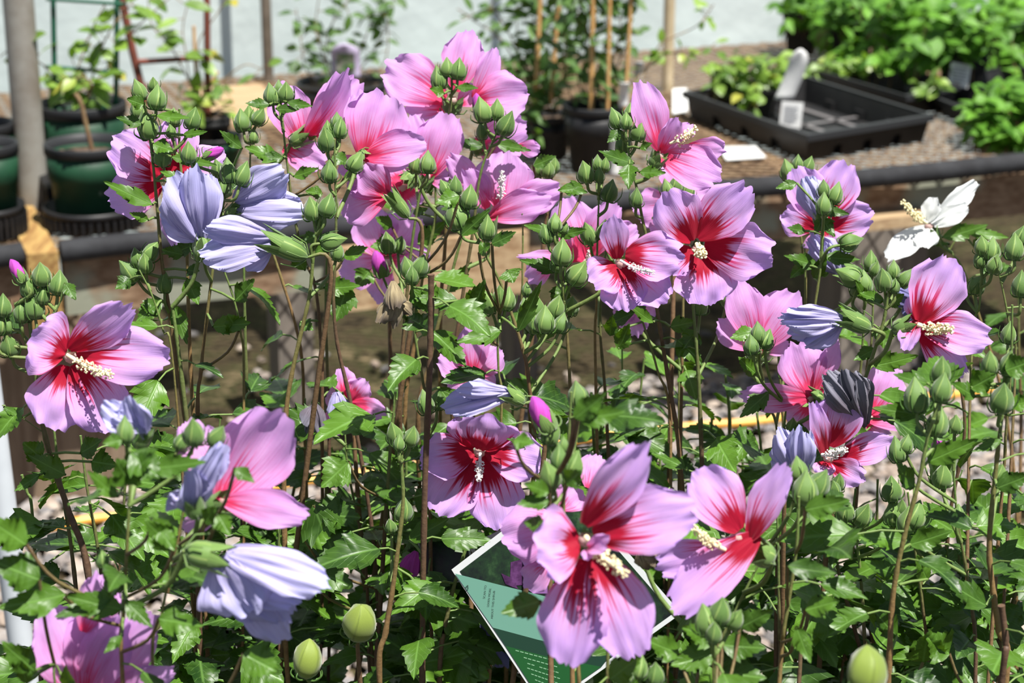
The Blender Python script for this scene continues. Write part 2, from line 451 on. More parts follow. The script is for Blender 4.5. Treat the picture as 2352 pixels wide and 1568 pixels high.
# loose gravel: thousands of stones in front of the bench
def gravel():
    rs = np.random.RandomState(3)
    N = 15000
    ico = []
    t = (1 + 5 ** .5) / 2
    iv = np.array([(-1, t, 0), (1, t, 0), (-1, -t, 0), (1, -t, 0), (0, -1, t), (0, 1, t), (0, -1, -t), (0, 1, -t), (t, 0, -1), (t, 0, 1), (-t, 0, -1), (-t, 0, 1)], float)
    iv /= np.linalg.norm(iv[0])
    fi = np.array([(0, 11, 5), (0, 5, 1), (0, 1, 7), (0, 7, 10), (0, 10, 11), (1, 5, 9), (5, 11, 4), (11, 10, 2), (10, 7, 6), (7, 1, 8), (3, 9, 4), (3, 4, 2), (3, 2, 6), (3, 6, 8), (3, 8, 9), (4, 9, 5), (2, 4, 11), (6, 2, 10), (8, 6, 7), (9, 8, 1)])
    V_ = []; F_ = []; Rn = []
    k = 0
    while k < N:
        x = rs.uniform(-1.5, 1.7); y = rs.uniform(2.15, 4.3)
        lim = L0.y + (x - L0.x) * E1.y / E1.x + 0.28 + 0.1 * math.sin(x * 5)
        if y > lim and rs.rand() > 0.03: k += 0; 
        if y > lim:
            if rs.rand() > 0.03: continue
        sz = rs.uniform(0.007, 0.017)
        sc_ = np.array([rs.uniform(.8, 1.4), rs.uniform(.8, 1.4), rs.uniform(.45, .8)]) * sz
        a = rs.uniform(0, 6.28); c, s_ = math.cos(a), math.sin(a)
        p = iv * (1 + rs.uniform(-.2, .2, (12, 1))) * sc_
        q = np.stack([p[:, 0] * c - p[:, 1] * s_, p[:, 0] * s_ + p[:, 1] * c, p[:, 2]], 1)
        q += np.array([x, y, rs.uniform(0.0, 0.012)])
        V_.append(q); F_.append(fi + 12 * k); Rn.append(np.full(12, rs.rand()))
        k += 1
    me = bpy.data.meshes.new('gravel')
    me.from_pydata(np.concatenate(V_).tolist(), [], np.concatenate(F_).tolist())
    a = me.attributes.new('rnd', 'FLOAT', 'POINT'); a.data.foreach_set('value', np.concatenate(Rn).astype(np.float32))
    me.materials.append(M['stone'])
    o = bpy.data.objects.new('gravel', me); sc.collection.objects.link(o)
    tag(o, 'loose grey and tan gravel covering the ground in front of the bench', 'gravel', kind='stuff')
gravel()

# film wall behind the bench
wl = MB(); rows = []
for i in range(25):
    row = []
    for j in range(81):
        a = -2.5 + 8.0 * j / 80; z = -0.02 + 2.7 * i / 24
        d = 0.02 * noise.noise(V((a * 2.2, z * 1.1, 2.0))) + 0.012 * math.sin(a * 9 + 1.5 * math.sin(z * 2))
        row.append(bpt(a, BACK + 0.06 + d, z))
    rows.append(row)
wl.grid(rows)
o = wl.build('wall_back', M['film']); o['kind'] = 'structure'

# ---- bench
bench = empty('greenhouse_bench', bpt(1.0, 0.6, 0), 'long low greenhouse bench with rusty wire mesh top and weathered wooden frame', 'bench')
mb = MB()
A0, A1, D1 = -1.3, 3.0, BACK
def wire(p, q, r=0.002):
    mb.tube([p, q], r, 4, cap=False)
cell_a, cell_b = 0.056, 0.030       # expanded-metal diamonds
sl = cell_b / cell_a
n = int((A1 - A0 + D1 / sl) / cell_a) + 1
for k in range(n):
    for sgn in (1, -1):
        a = (A0 - D1 / sl + k * cell_a) if sgn > 0 else (A0 + k * cell_a)
        b0, b1 = 0.0, D1
        aa0 = a; aa1 = a + sgn * D1 / sl
        # clip to A0..A1
        t0, t1 = 0.0, 1.0
        da = aa1 - aa0
        ta, tb = (A0 - aa0) / da, (A1 - aa0) / da
        t0 = max(t0, min(ta, tb)); t1 = min(t1, max(ta, tb))
        if t1 <= t0: continue
        p = bpt(aa0 + da * t0, D1 * t0, HB - 0.003); q = bpt(aa0 + da * t1, D1 * t1, HB - 0.003)
        wire(p, q)
mb.build('wire_mesh_top', M['mesh'], bench, smooth=False)
# wooden cross rails beneath the mesh
for a in (-0.2, 0.72, 1.5, 2.3):
    b_ = MB(); b_.box(bpt(a, 0.02, HB - 0.095), E1 * 0.05, E2 * (D1 - 0.04), V((0, 0, 0.088))); b_.build('cross_rail', M['raw_wood'], bench, smooth=False, bevel=.003)
# front board, edge pipe
gapa = (plane(62, 590, HB) - L0).dot(E1); gapb = (plane(132, 580, HB) - L0).dot(E1)
mid = (plane(1190, 470, HB) - L0).dot(E1); m0 = (plane(700, 500, HB) - L0).dot(E1)
for (x0, x1, off, mt) in ((gapb + .01, m0 + .45, 0.012, 'raw_wood'), (mid - .05, A1, 0.035, 'board'), (A0, gapa, 0.012, 'board')):
    b_ = MB(); b_.box(bpt(x0, off, HB - 0.115), E1 * (x1 - x0), E2 * 0.035, V((0, 0, 0.095))); b_.build('front_board', M[mt] if mt != 'raw_wood' else M['board'], bench, smooth=False, bevel=.004)
b_ = MB(); b_.box(bpt(m0 + .02, -0.022, HB - 0.15), E1 * (mid - m0 - .02), E2 * 0.045, V((0, 0, 0.115))); b_.build('front_board', M['raw_wood'], bench, smooth=False, bevel=.004)
for (x0, x1) in ((A0, gapa - .005), (gapb + .005, A1)):
    p_ = MB(); pts = [bpt(x0 + (x1 - x0) * i / 30, 0.0 + .003 * math.sin(i * 1.7), HB + .002 * math.sin(i * 1.1)) for i in range(31)]
    p_.tube(pts, 0.019, 12); p_.build('edge_pipe', M['foam'], bench)
b_ = MB(); b_.box(bpt(gapa, -0.02, HB - 0.13), E1 * (gapb - gapa), E2 * 0.5, V((0, 0, 0.135))); b_.build('divider_beam', M['ochre_wood'], bench, smooth=False, bevel=.004)
def postbox(px0, px1, pyb, z1, depth, mt):
    a = plane(px0, pyb, 0); b2 = plane(px1, pyb, 0)
    # keep along the bench direction
    w = (b2 - a).length
    b_ = MB(); b_.box(a + V((0, 0, -0.01)), E1 * w, E2 * depth, V((0, 0, z1 + .01))); return b_.build('bench_leg', M[mt], bench, smooth=False, bevel=.006)
postbox(-20, 330, 1175, 0.38, 0.10, 'post_wood')
postbox(648, 730, 990, 0.385, 0.09, 'grey_post')
postbox(1925, 2140, 860, 0.40, 0.14, 'grey_post')
b_ = MB(); q = plane(1905, 530, .40); b_.box(V((q.x, q.y - .03, .40)), E1 * .22, E2 * .2, V((0, 0, .022))); b_.build('leg_cap', M['raw_wood'], bench, smooth=False, bevel=.003)
postbox(1180, 1240, 900, 0.385, 0.09, 'grey_post')

# ---- hose on the gravel
hp = [plane(x, y, 0.022) for x, y in ((-100, 1260), (60, 1225), (190, 1195), (330, 1178), (520, 1140), (700, 1105), (950, 1070), (1200, 1030), (1400, 1000), (1600, 978), (1760, 965), (1980, 930), (2200, 905), (2300, 893), (2460, 885))]
h = MB(); h.tube(smooth_path(hp, 8), 0.0085, 10)
tag(h.build('garden_hose', M['hose'], None, origin=hp[5]), 'orange yellow hose lying across the gravel behind the shrubs', 'hose')

# ---- poles
def pole(name, px, py_base, wpx, zb, mat, label, cat='pole', top=2.6, n=16):
    b0 = plane(px, py_base, zb) if zb > 0 else plane(px, py_base, 0)
    r = wpx * mpp(b0) / 2
    p = MB(); base = V((b0.x, b0.y, 0.0)); p.tube([base, base + V((0, 0, top))], r, n)
    return tag(p.build(name, mat, None, origin=base), label, cat)
pole('support_pole', 78, 470, 70, HB, M['greypole'], 'thick grey round support pole rising beside the dark green pots')
pole('support_pole', 617, 185, 24, HB, M['brownpole'], 'thin brown round pole standing against the white plastic wall behind the trellises')
pole('support_pole', 1533, 205, 26, HB, M['tanwood'], 'pale tan upright pole rising through the bench by the bamboo stakes')
b0 = at(56, 1540, 2.0); b1 = at(-26, 900, 2.0); dr_ = (b1 - b0).normalized(); base = b0 - dr_ * (b0.z / dr_.z); p = MB(); p.tube([base, base + dr_ * 1.0], 29 * mpp(b0), 20)
tag(p.build('plastic_pipe', M['pvc'], None, origin=base), 'pale grey white plastic pipe upright on the gravel beside the pink blooms', 'pipe')

# ================================================================== BENCH PLANTS
def simple_leaf(L, base, d, nrm, ln, w, rnd):
    d = d.normalized(); s = d.cross(nrm)
    if s.length < .05: s = d.cross(V((1, 0, 0)))
    s.normalize(); nn = s.cross(d)
    rows = []; uvs = []
    for v, hw in ((0, .08), (.22, .75), (.5, 1.0), (.78, .62), (1, .04)):
        c = base + d * (ln * v) - nn * (ln * .25 * v * v)
        rows.append([c - s * (w * .5 * hw) + nn * (.10 * w * hw), c, c + s * (w * .5 * hw) + nn * (.10 * w * hw)])
        uvs.append([(0, v), (.5, v), (1, v)])
    L.grid(rows, uvs, rnd)

def rv(a=1.0):
    return V((R.uniform(-a, a), R.uniform(-a, a), R.uniform(-a, a)))

def round_pot(px, py_rim, wpx, py_base, body, name='plant_pot', label='', group=None, taper=.80, soil=True, z0=HB, lipk=1.0, Y=None):
    b0 = plane(px, py_base, z0)
    if Y is None: Y = b0.y + wpx * mpp(b0) * taper * 0.5      # axis sits behind the lowest front pixel
    c = at(px, py_rim, Y); r = wpx * mpp(c) / 2; hgt = c.z - z0
    base = V((c.x, Y, z0))
    e = empty(name, base, label, 'pot', group)
    rb = r * taper; lip = .11 * hgt * lipk
    p = MB()
    p.lathe(base, [(0.001, .001), (rb - .004, .001), (rb, .004), (rb + (r - rb) * .55 - .002, hgt * .55), (rb + (r - rb) * .56 + .001, hgt * .57), (r * .965, hgt - lip), (r * .965 - .006, hgt - lip - .001), (r * .93, hgt * .8), (rb * .92, .01), (.001, .01)], 40)
    p.build('body', body, e)
    q = MB(); q.lathe(base, [(r * .968, hgt - lip), (r, hgt - lip + .001), (r, hgt), (r * .99, hgt + .002), (r * .94, hgt + .001), (r * .93, hgt - lip)], 40)
    q.build('rim', M['dark_rim'], e)
    if soil:
        s = MB(); zz = hgt * .84; rows = []
        for i in range(8):
            rr = r * .93 * i / 7 + .0005
            rows.append([base + V((rr * math.cos(k * .262), rr * math.sin(k * .262), zz + .006 * noise.noise(V((rr * 40 * math.cos(k * .262), rr * 40 * math.sin(k * .262), px))))) for k in range(24)])
        s.grid(rows, closed=True); s.build('soil', M['soil'], e)
    return e, base, r, hgt

def vine(parent, paths, mat, leafn, lsize, Yj=0.02, srad=.0018, stemmat=None, aspect=.62):
    st = MB(); lf = MB()
    for path in paths:
        pts = smooth_path([at(x, y, Y) for (x, y, Y) in path], 5)
        st.tube(pts, [srad * (1 - .5 * i / len(pts)) for i in range(len(pts))], 5)
    for path in paths:
        pts = smooth_path([at(x, y, Y) for (x, y, Y) in path], 5)
        for k in range(leafn):
            p = pts[R.randrange(1, len(pts))]
            d = V((R.uniform(-1, 1), R.uniform(-1, .6), R.uniform(-.5, .6)))
            pet = p + d.normalized() * lsize * R.uniform(.2, .7)
            st.tube([p, pet], srad * .5, 4, cap=False)
            simple_leaf(lf, pet, d + rv(.3), V((R.uniform(-.6, .6), R.uniform(-1.1, .1), 1)), lsize * R.uniform(.6, 1.25), lsize * aspect * R.uniform(.7, 1.1), R.random())
    st.build('vine_stem', stemmat or M['vine_stem'], parent)
    lf.build('foliage', mat, parent)

# carrier trays under the left pots
def saucer(px, py_rim, wpx, py_base, label):
    b0 = plane(px, py_base, HB); Y = b0.y + wpx * mpp(b0) * .47
    c = at(px, py_rim, Y); r = wpx * mpp(c) / 2; h_ = max(.03, c.z - HB)
    e = empty('carrier_tray', V((c.x, Y, HB)), label, 'tray')
    p = MB(); base = V((c.x, Y, HB))
    p.lathe(base, [(.001, .003), (r * .9, .003), (r * .97, h_ * .6), (r * .97, h_ - .012), (r * 1.0, h_ - .011), (r * 1.0, h_), (r * .95, h_), (r * .93, h_ * .5), (.001, .006)], 40)
    p.build('body', M['black_plastic'], e)
    g_ = MB()
    for k in range(40):
        a = 6.2832 * k / 40; d = V((math.cos(a), math.sin(a), 0)); t_ = V((-d.y, d.x, 0))
        g_.box(base + d * (r * .955) - t_ * .0025 + V((0, 0, .004)), d * .006, t_ * .005, V((0, 0, h_ - .018)))
    g_.build('side_ribs', M['black_plastic'], e, smooth=False)
    return base
sB = saucer(212, 468, 226, 545, 'black ribbed round carrier tray holding the dark green pot by the grey pole')
sL = saucer(-40, 468, 190, 562, 'black ribbed round carrier tray under the green pot cut off at the edge')
round_pot(-35, 330, 150, 500, M['green_plastic'], label='dark green pot cut off by the picture edge, in a black ribbed tray', Y=sL.y, z0=HB + .007)
round_pot(-45, 283, 150, 400, M['green_plastic'], label='dark green pot cut off by the picture edge, behind the one in the ribbed tray', Y=sL.y + .19)
# -- left side pots
eA, bA, rA, hA = round_pot(186, 236, 205, 395, M['green_plastic'], Y=sB.y + .21, label='dark green round pot with climbing vine and green trellis, behind the bare soil pot')
YA = bA.y
tr = empty('plant_trellis', at(195, 300, YA), 'dark green wire trellis with crossbars stuck in the round green pot', 'trellis')
def bar(parent, name, pts, r, mat):
    b = MB(); b.tube(pts, r, 10); return b.build(name, mat, parent)
mA = mpp(bA)
bar(tr, 'upright', [at(128, 300, YA), at(119, -140, YA)], 6 * mA, M['green_wire'])
bar(tr, 'upright', [at(266, 300, YA), at(270, -140, YA)], 6 * mA, M['green_wire'])
bar(tr, 'crossbar', [at(108, 153, YA - .012), at(282, 168, YA - .012)], 4.5 * mA, M['green_wire'])
bar(tr, 'crossbar', [at(106, -2, YA - .012), at(290, 10, YA - .012)], 4 * mA, M['green_wire'])
vine(eA, [[(190, 240, YA), (175, 180, YA - .02), (195, 110, YA), (215, 60, YA), (240, 10, YA)],
          [(185, 235, YA), (220, 190, YA - .03), (250, 150, YA), (300, 80, YA), (350, 30, YA), (420, -30, YA)],
          [(190, 235, YA), (150, 180, YA), (100, 150, YA), (40, 110, YA - .05), (0, 130, YA - .05)],
          [(200, 235, YA), (210, 200, YA - .05), (190, 170, YA - .05)],
          [(195, 235, YA), (230, 120, YA - .02), (260, 60, YA - .02), (300, 10, YA), (330, -30, YA)]], M['vine_leaf'], 15, .044)
eB, bB, rB, hB = round_pot(200, 328, 198, 492, M['green_plastic'], Y=sB.y, z0=HB + .007, label='dark green round pot of bare soil with twisted stem, before the trellis pot')
vs = MB(); vs.tube(smooth_path([bB + V((.01, 0, hB * .8)), at(196, 280, bB.y), at(185, 235, bB.y), at(172, 215, bB.y)], 6), .004, 7); vs.build('woody_stem', M['vine_stem'], eB)
eg = empty('grid_tray', bpt(.12, .25), 'black plastic grid tray edge standing between the grey pole and green pot', 'tray')
b0 = plane(112, 505, HB)
g_ = MB()
for k in range(7):
    p0 = b0 + E2 * (.035 * k)
    g_.box(p0, E1 * .02, E2 * .010, V((0, 0, .05)))
g_.box(b0 + V((0, 0, .05)), E1 * .022, E2 * .24, V((0, 0, .008))); g_.box(b0 + V((0, 0, .0)), E1 * .022, E2 * .24, V((0, 0, .008)))
g_.build('grid_side', M['black_plastic'], eg, smooth=False)

# -- rust trellis pot
eC, bC, rC, hC = round_pot(488, 312, 140, 395, M['green_plastic'], label='bright green round pot under the rusty trellis, with a black pot nested inside', lipk=.8)
eC2, bC2, rC2, hC2 = round_pot(486, 266, 92, 330, M['black_plastic'], label='small black pot nested inside the green pot under the rusty trellis', z0=HB + .05)
YC = bC2.y
rt = empty('plant_trellis', at(400, 262, YC), 'rusty red metal trellis leaning in the pot before the white wall', 'trellis')
mC = mpp(bC2)
bar(rt, 'upright', [at(335, 240, YC), at(305, 120, YC), at(268, -60, YC)], 9 * mC, M['rust'])
bar(rt, 'upright', [at(478, 268, YC), at(476, 100, YC), at(474, -120, YC)], 7.5 * mC, M['rust'])
bar(rt, 'crossbar', [at(318, 142, YC - .01), at(478, 132, YC - .01)], 6.5 * mC, M['rust'])
bar(rt, 'crossbar', [at(270, -40, YC - .01), at(478, -50, YC - .01)], 6.5 * mC, M['rust'])
vine(eC2, [[(470, 262, YC), (440, 200, YC), (428, 130, YC), (420, 60, YC), (440, -20, YC)],
           [(480, 262, YC), (460, 180, YC), (455, 100, YC), (500, 30, YC), (530, -20, YC)],
           [(475, 262, YC), (500, 200, YC), (560, 150, YC), (600, 160, YC)],
           [(470, 262, YC), (430, 235, YC - .04), (400, 225, YC - .06)],
           [(480, 262, YC), (535, 235, YC - .05)],
           [(470, 262, YC), (400, 120, YC), (350, 60, YC), (340, 0, YC)]], M['vine_leaf'], 8, .040)
st_ = MB()
for q in ([(478, 262), (470, 225), (500, 165)], [(487, 268), (445, 330 - 60), (478, 200)], [(455, 262), (450, 180), (445, 60)]):
    st_.tube(smooth_path([at(x, y, YC) for x, y in q], 5), .0035, 6)
st_.build('bare_stems', M['bamboo'], eC2)
# wooden slat lying on the mesh
sl_ = empty('wooden_slat', plane(560, 240, HB), 'flat brown plywood piece lying on the mesh bench behind the green pot', 'board')
b_ = MB(); b_.box(plane(520, 300, HB + .001), E1 * .17, E2 * .42, V((0, 0, .012))); b_.build('board', M['raw_wood'], sl_, smooth=False)

# -- black pot with tag
eD, bD, rD, hD = round_pot(785, 188, 212, 292, M['black_plastic'], label='wide black pot with leggy climbing vine and an arched picture tag')
YD = bD.y
vine(eD, [[(760, 190, YD), (740, 120, YD), (725, 60, YD), (735, -20, YD)], [(770, 190, YD), (750, 130, YD), (760, 60, YD), (800, 0, YD), (830, -30, YD)],
          [(800, 190, YD), (850, 130, YD), (880, 80, YD), (900, 20, YD), (905, -30, YD)], [(810, 190, YD), (880, 150, YD), (890, 60, YD), (860, 0, YD)],
          [(720, 190, YD), (700, 150, YD), (690, 90, YD), (680, 20, YD)], [(800, 190, YD), (850, 60, YD), (860, 20, YD)],
          [(780, 190, YD), (770, 150, YD), (730, 140, YD)]], M['grey_leaf'], 16, .034)
def tagcard(name, px, py0, py1, wpx, Y, label, arch=True, mat=None, pic=None, bend=0.0, lean=0.0):
    b_ = MB(); rows = []; uvs = []
    n = 14
    bs = at(px, py1, Y); m_ = mpp(bs); ht = (py1 - py0) * m_; w = wpx * m_
    for i in range(n + 1):
        t_ = i / n
        hw = w / 2
        if arch and t_ > .7: hw *= math.sqrt(max(0.02, 1 - ((t_ - .7) / .3) ** 2))
        c = bs + V((bend * math.sin(t_ * 1.6) + lean * t_, -.02 * t_ * t_, ht * t_))
        rows.append([c - V((hw, 0, 0)), c - V((0, .002, 0)), c + V((hw, 0, 0))])
    b_.grid(rows)
    e = empty(name, bs, label, 'plant tag')
    o = b_.build('card', mat or M['label'], e); md = o.modifiers.new('s', 'SOLIDIFY'); md.thickness = .0012
    if pic:
        b2 = MB(); b2.grid([[r_[0] * .82 + r_[2] * .18 + V((0, -.003, 0)), r_[0] * .18 + r_[2] * .82 + V((0, -.003, 0))] for r_ in rows[int(n * .15):int(n * .8)]]); b2.build('picture', pic, e)
    return e, bs, m_
tagcard('plant_tag', 795, 96, 178, 66, YD - .03, 'arched mauve plant tag with a small picture, standing in the wide black pot', True, M['paper_mauve'], M['paper_pic'])

# -- bamboo pots
eE, bE, rE, hE = round_pot(1368, 240, 152, 405, M['black_plastic'], label='tall black pot with bamboo stakes and dense twining foliage', taper=.74)
YE = bE.y
eF, bF, rF, hF = round_pot(1255, 262, 130, 372, M['black_plastic'], label='black pot half hidden in shade behind the tall bamboo stake pot', taper=.74)
YF = bF.y + .03
for (x0, y0, x1, y1, YY, w, e_) in ((1357, 240, 1363, -60, YE - .03, 12, eE), (1395, 235, 1402, -60, YE - .05, 9, eE), (1435, 215, 1452, -40, YE - .04, 9, eE), (1230, 200, 1243, -60, YF - .05, 11, eF), (1265, 200, 1288, -60, YF - .06, 10, eF)):
    p = MB(); a_ = at(x0, y0, YY); a_ = a_ + (at(x0, y0 + 40, YY) - a_); p.tube([a_, at(x1, y1, YY)], w * mpp(a_) / 2, 8)
    tag(p.build('bamboo_stake', M['bamboo'], None, origin=a_), {1357: 'thickest golden bamboo stake at the front of the tall black pot', 1395: 'golden bamboo stake between the thickest one and the slanted one', 1435: 'slanted bamboo stake nearest the tan upright pole', 1230: 'bamboo stake at the outer edge of the shaded black pot', 1265: 'bamboo stake slanting between the shaded pot and the tall pot'}[x0], 'stake')
vine(eE, [[(1360 + dx, 235, YE + dy), (1350 + dx * 1.2, 160, YE + dy), (1365 + dx * 1.5, 80, YE), (1350 + dx * 1.7, 0, YE), (1350 + dx * 1.7, -40, YE)] for dx, dy in ((-20, .03), (5, -.03), (20, .05), (40, 0), (-45, 0), (55, .04), (-10, .1))],
     M['grey_leaf'], 30, .034)
vine(eE, [[(1420, 235, YE), (1480, 160, YE + .1), (1520, 100, YE + .1), (1600, 60, YE + .1), (1640, 10, YE + .1)], [(1450, 230, YE), (1500, 140, YE + .05), (1560, 120, YE + .05), (1640, 110, YE + .05)]], M['vine_leaf'], 14, .028)
vine(eF, [[(1250 + dx, 255, YF), (1235 + dx, 200, YF - .05), (1215 + dx * .8, 150, YF), (1240 + dx * 1.5, 60, YF), (1240 + dx * 1.6, -20, YF)] for dx in (-35, -10, 0, 15, 30, 45)], M['grey_leaf'], 26, .038)
vine(eF, [[(1220, 200, YF), (1150, 90, YF), (1100, 55, YF), (1050, 20, YF)], [(1220, 180, YF), (1160, 60, YF), (1120, 10, YF)], [(1230, 230, YF - .1), (1210, 260, YF - .12), (1230, 310, YF - .12)]], M['grey_leaf'], 16, .030)
tagcard('plant_tag', 1432, 185, 245, 22, YE - .05, 'narrow white plant tag standing in the tall black bamboo pot', False)
tagcard('plant_tag', 1466, 138, 190, 20, YE + .2, 'narrow grey white tag standing behind the tall bamboo pot', False, M['card_grey'])
tagcard('plant_tag', 1412, 285, 405, 24, YE - .09, 'long white label strip hanging down the side of the tall black pot', False)
# ---- shallow trays
def shallow_tray(corners, zr, label, inset=.05, notches=3, group=None, ribs=False):
    P = [plane(x, y, HB + zr) for x, y in corners]           # L, F, R, B of the rim
    c = sum(P, V()) / 4
    Bt = [V((p.x + (c.x - p.x) * inset, p.y + (c.y - p.y) * inset, HB + .001)) for p in P]
    e = empty('seed_tray', V((c.x, c.y, HB)), label, 'tray', group)
    w = MB()
    for i in range(4):
        p0, p1 = P[i], P[(i + 1) % 4]; b0_, b1_ = Bt[i], Bt[(i + 1) % 4]
        # wall with square notches at the foot
        cuts = [0.0]
        for k in range(notches):
            m_ = (k + 1) / (notches + 1); cuts += [m_ - .035, m_ + .035]
        cuts.append(1.0)
        for k in range(len(cuts) - 1):
            u0, u1 = cuts[k], cuts[k + 1]
            lo = .45 if k % 2 == 1 else 0.0
            f = lambda u, v_: (b0_.lerp(b1_, u)).lerp(p0.lerp(p1, u), v_)
            w.poly([f(u0, lo), f(u1, lo), f(u1, 1), f(u0, 1)])
            if lo:   # recessed back of the notch
                ins = (c - (p0 + p1) / 2); ins.z = 0; ins = ins.normalized() * .014
                w.poly([f(u0, 0) + ins, f(u1, 0) + ins, f(u1, lo) + ins, f(u0, lo) + ins]); w.poly([f(u0, lo), f(u1, lo), f(u1, lo) + ins, f(u0, lo) + ins])
                w.poly([f(u0, 0), f(u0, 0) + ins, f(u0, lo) + ins, f(u0, lo)]); w.poly([f(u1, 0), f(u1, 0) + ins, f(u1, lo) + ins, f(u1, lo)])
        # inner wall
        q0 = p0.lerp(c, .03); q1 = p1.lerp(c, .03); r0 = b0_.lerp(c, .05); r1 = b1_.lerp(c, .05)
        r0 = V((r0.x, r0.y, HB + .006)); r1 = V((r1.x, r1.y, HB + .006))
        w.poly([q1, q0, r0, r1])
    w.poly([V((b.x, b.y, HB + .006)) for b in Bt])
    w.build('walls', M['black_plastic'], e, smooth=False)
    rm = MB()
    for i in range(4):
        p0, p1 = P[i], P[(i + 1) % 4]; o0 = p0 + (p0 - c) * .03; o1 = p1 + (p1 - c) * .03; i0 = p0.lerp(c, .03); i1 = p1.lerp(c, .03)
        up = V((0, 0, .003)); dn = V((0, 0, -.010))
        rm.poly([o0 + up, o1 + up, i1 + up, i0 + up]); rm.poly([o0 + dn, o1 + dn, o1 + up, o0 + up]); rm.poly([p0 + dn, p1 + dn, o1 + dn, o0 + dn])
    rm.build('rim', M['dark_rim'], e, smooth=False)
    if ribs:
        rb_ = MB()
        for a_, b_2 in ((P[0].lerp(P[1], .5), P[3].lerp(P[2], .5)), (P[1].lerp(P[2], .5), P[0].lerp(P[3], .5)), (P[1].lerp(P[2], .2), P[0].lerp(P[3], .2)), (P[1].lerp(P[2], .8), P[0].lerp(P[3], .8))):
            a2 = V((a_.x, a_.y, HB + .012)).lerp(V((c.x, c.y, HB + .012)), .12); b3 = V((b_2.x, b_2.y, HB + .012)).lerp(V((c.x, c.y, HB + .012)), .12)
            d = (b3 - a2); s = V((-d.y, d.x, 0)).normalized() * .007
            rb_.poly([a2 - s, a2 + s, b3 + s, b3 - s])
        rb_.build('floor_ribs', plain('rib_grey', (0.13, 0.12, 0.12, 1), .5), e, smooth=False)
    return e, P, c
shallow_tray([(1575, 213), (1855, 312), (2138, 266), (1850, 178)], .055, 'large black shallow seed tray with notched sides, at the bench front', notches=3, ribs=True)
shallow_tray([(1830, 150), (2080, 222), (2200, 195), (1950, 125)], .05, 'black seed tray behind the large tray, vine trailing over its edge', notches=0)
shallow_tray([(2085, 200), (2300, 285), (2560, 230), (2330, 150)], .035, 'black seed tray under the lush green vines', notches=2)
def square_pot(px, py_rim, wpx, py_base, z0, label, cat='pot', rot=.5, soil=True, group=None):
    b0 = plane(px, py_base, z0); m_ = mpp(b0); Y = b0.y + wpx * m_ * .45
    c = at(px, py_rim, Y); hgt = max(.05, c.z - z0); r = wpx * m_ * .5 * .85
    base = V((c.x, Y, z0)); e = empty('square_pot', base, label, cat, group)
    p = MB(); rows = []
    for (rr, z) in ((r * .75, 0), (r * .97, hgt * .88), (r * 1.04, hgt * .885), (r * 1.04, hgt), (r * .96, hgt), (r * .9, hgt * .7)):
        rows.append([base + V((rr * 1.2 * math.cos(rot + k * math.pi / 2), rr * 1.2 * math.sin(rot + k * math.pi / 2), z)) for k in range(4)])
    p.grid(rows, closed=True); p.build('body', M['black_plastic'], e, smooth=False)
    s = MB(); s.poly([base + V((r * 1.08 * math.cos(rot + k * math.pi / 2), r * 1.08 * math.sin(rot + k * math.pi / 2), hgt * .8)) for k in range(4)]); s.build('soil', M['soil'], e, smooth=False)
    return e, base, r, hgt
eG, bG, rG, hG = square_pot(1735, 195, 150, 280, HB + .008, 'small black square pot with trailing vine, standing inside the large shallow tray')
YG = bG.y
def clump(parent, regions, mat, lsize, name='foliage', stems=True, aspect=.6):
    lf = MB(); st = MB()
    for (px, py, rx, ry, Y, rY, n_) in regions:
        for k in range(n_):
            a = R.uniform(0, 6.283); q = math.sqrt(R.random())
            p = at(px + rx * q * math.cos(a), py + ry * q * math.sin(a), Y + R.uniform(-rY, rY))
            d = V((R.uniform(-1, 1), R.uniform(-1, .5), R.uniform(-.7, .5)))
            simple_leaf(lf, p, d, V((R.uniform(-.5, .5), R.uniform(-1, 0), 1)), lsize * R.uniform(.6, 1.3), lsize * aspect * R.uniform(.7, 1.2), R.random())
            if stems and k % 4 == 0:
                st.tube([p, p + V((R.uniform(-.03, .03), R.uniform(0, .05), -R.uniform(.03, .09)))], .0012, 4, cap=False)
    lf.build(name, mat, parent)
    if stems: st.build('stems', M['vine_stem'], parent)
clump(eG, [(1710, 170, 70, 45, YG, .05, 130), (1660, 185, 30, 25, YG - .04, .03, 25), (1720, 235, 25, 30, YG - .09, .02, 14), (1790, 160, 30, 40, YG, .04, 40)], M['vine_leaf'], .034)
tagcard('plant_tag', 1800, 108, 228, 44, YG - .07, 'tall curved white plant tag standing in the small square pot', True, bend=.028)
def flat_label(quad_px, Y0, label, name='price_label', nl=6):
    pts = [at(x, y, Y0) for x, y in quad_px]       # TL TR BR BL
    e = empty(name, sum(pts, V()) / 4, label, 'label')
    b_ = MB(); b_.poly([pts[3], pts[2], pts[1], pts[0]]); o = b_.build('card', M['label'], e, smooth=False); md = o.modifiers.new('s', 'SOLIDIFY'); md.thickness = .001; md.offset = 0
    q = MB()
    up = V((0, -.0018, 0))
    for k in range(nl):
        v0 = .18 + .68 * k / nl; v1 = v0 + .055; u1 = R.uniform(.6, .85)
        f = lambda u, v_: pts[0].lerp(pts[1], u).lerp(pts[3].lerp(pts[2], u), v_) + up
        q.poly([f(.15, v1), f(u1, v1), f(u1, v0), f(.15, v0)])
    q.build('print', M['print'], e, smooth=False)
flat_label([(1796, 232), (1846, 236), (1838, 296), (1790, 286)], YG - .14, 'white printed label sticking up at the front wall of the large shallow tray', nl=8)
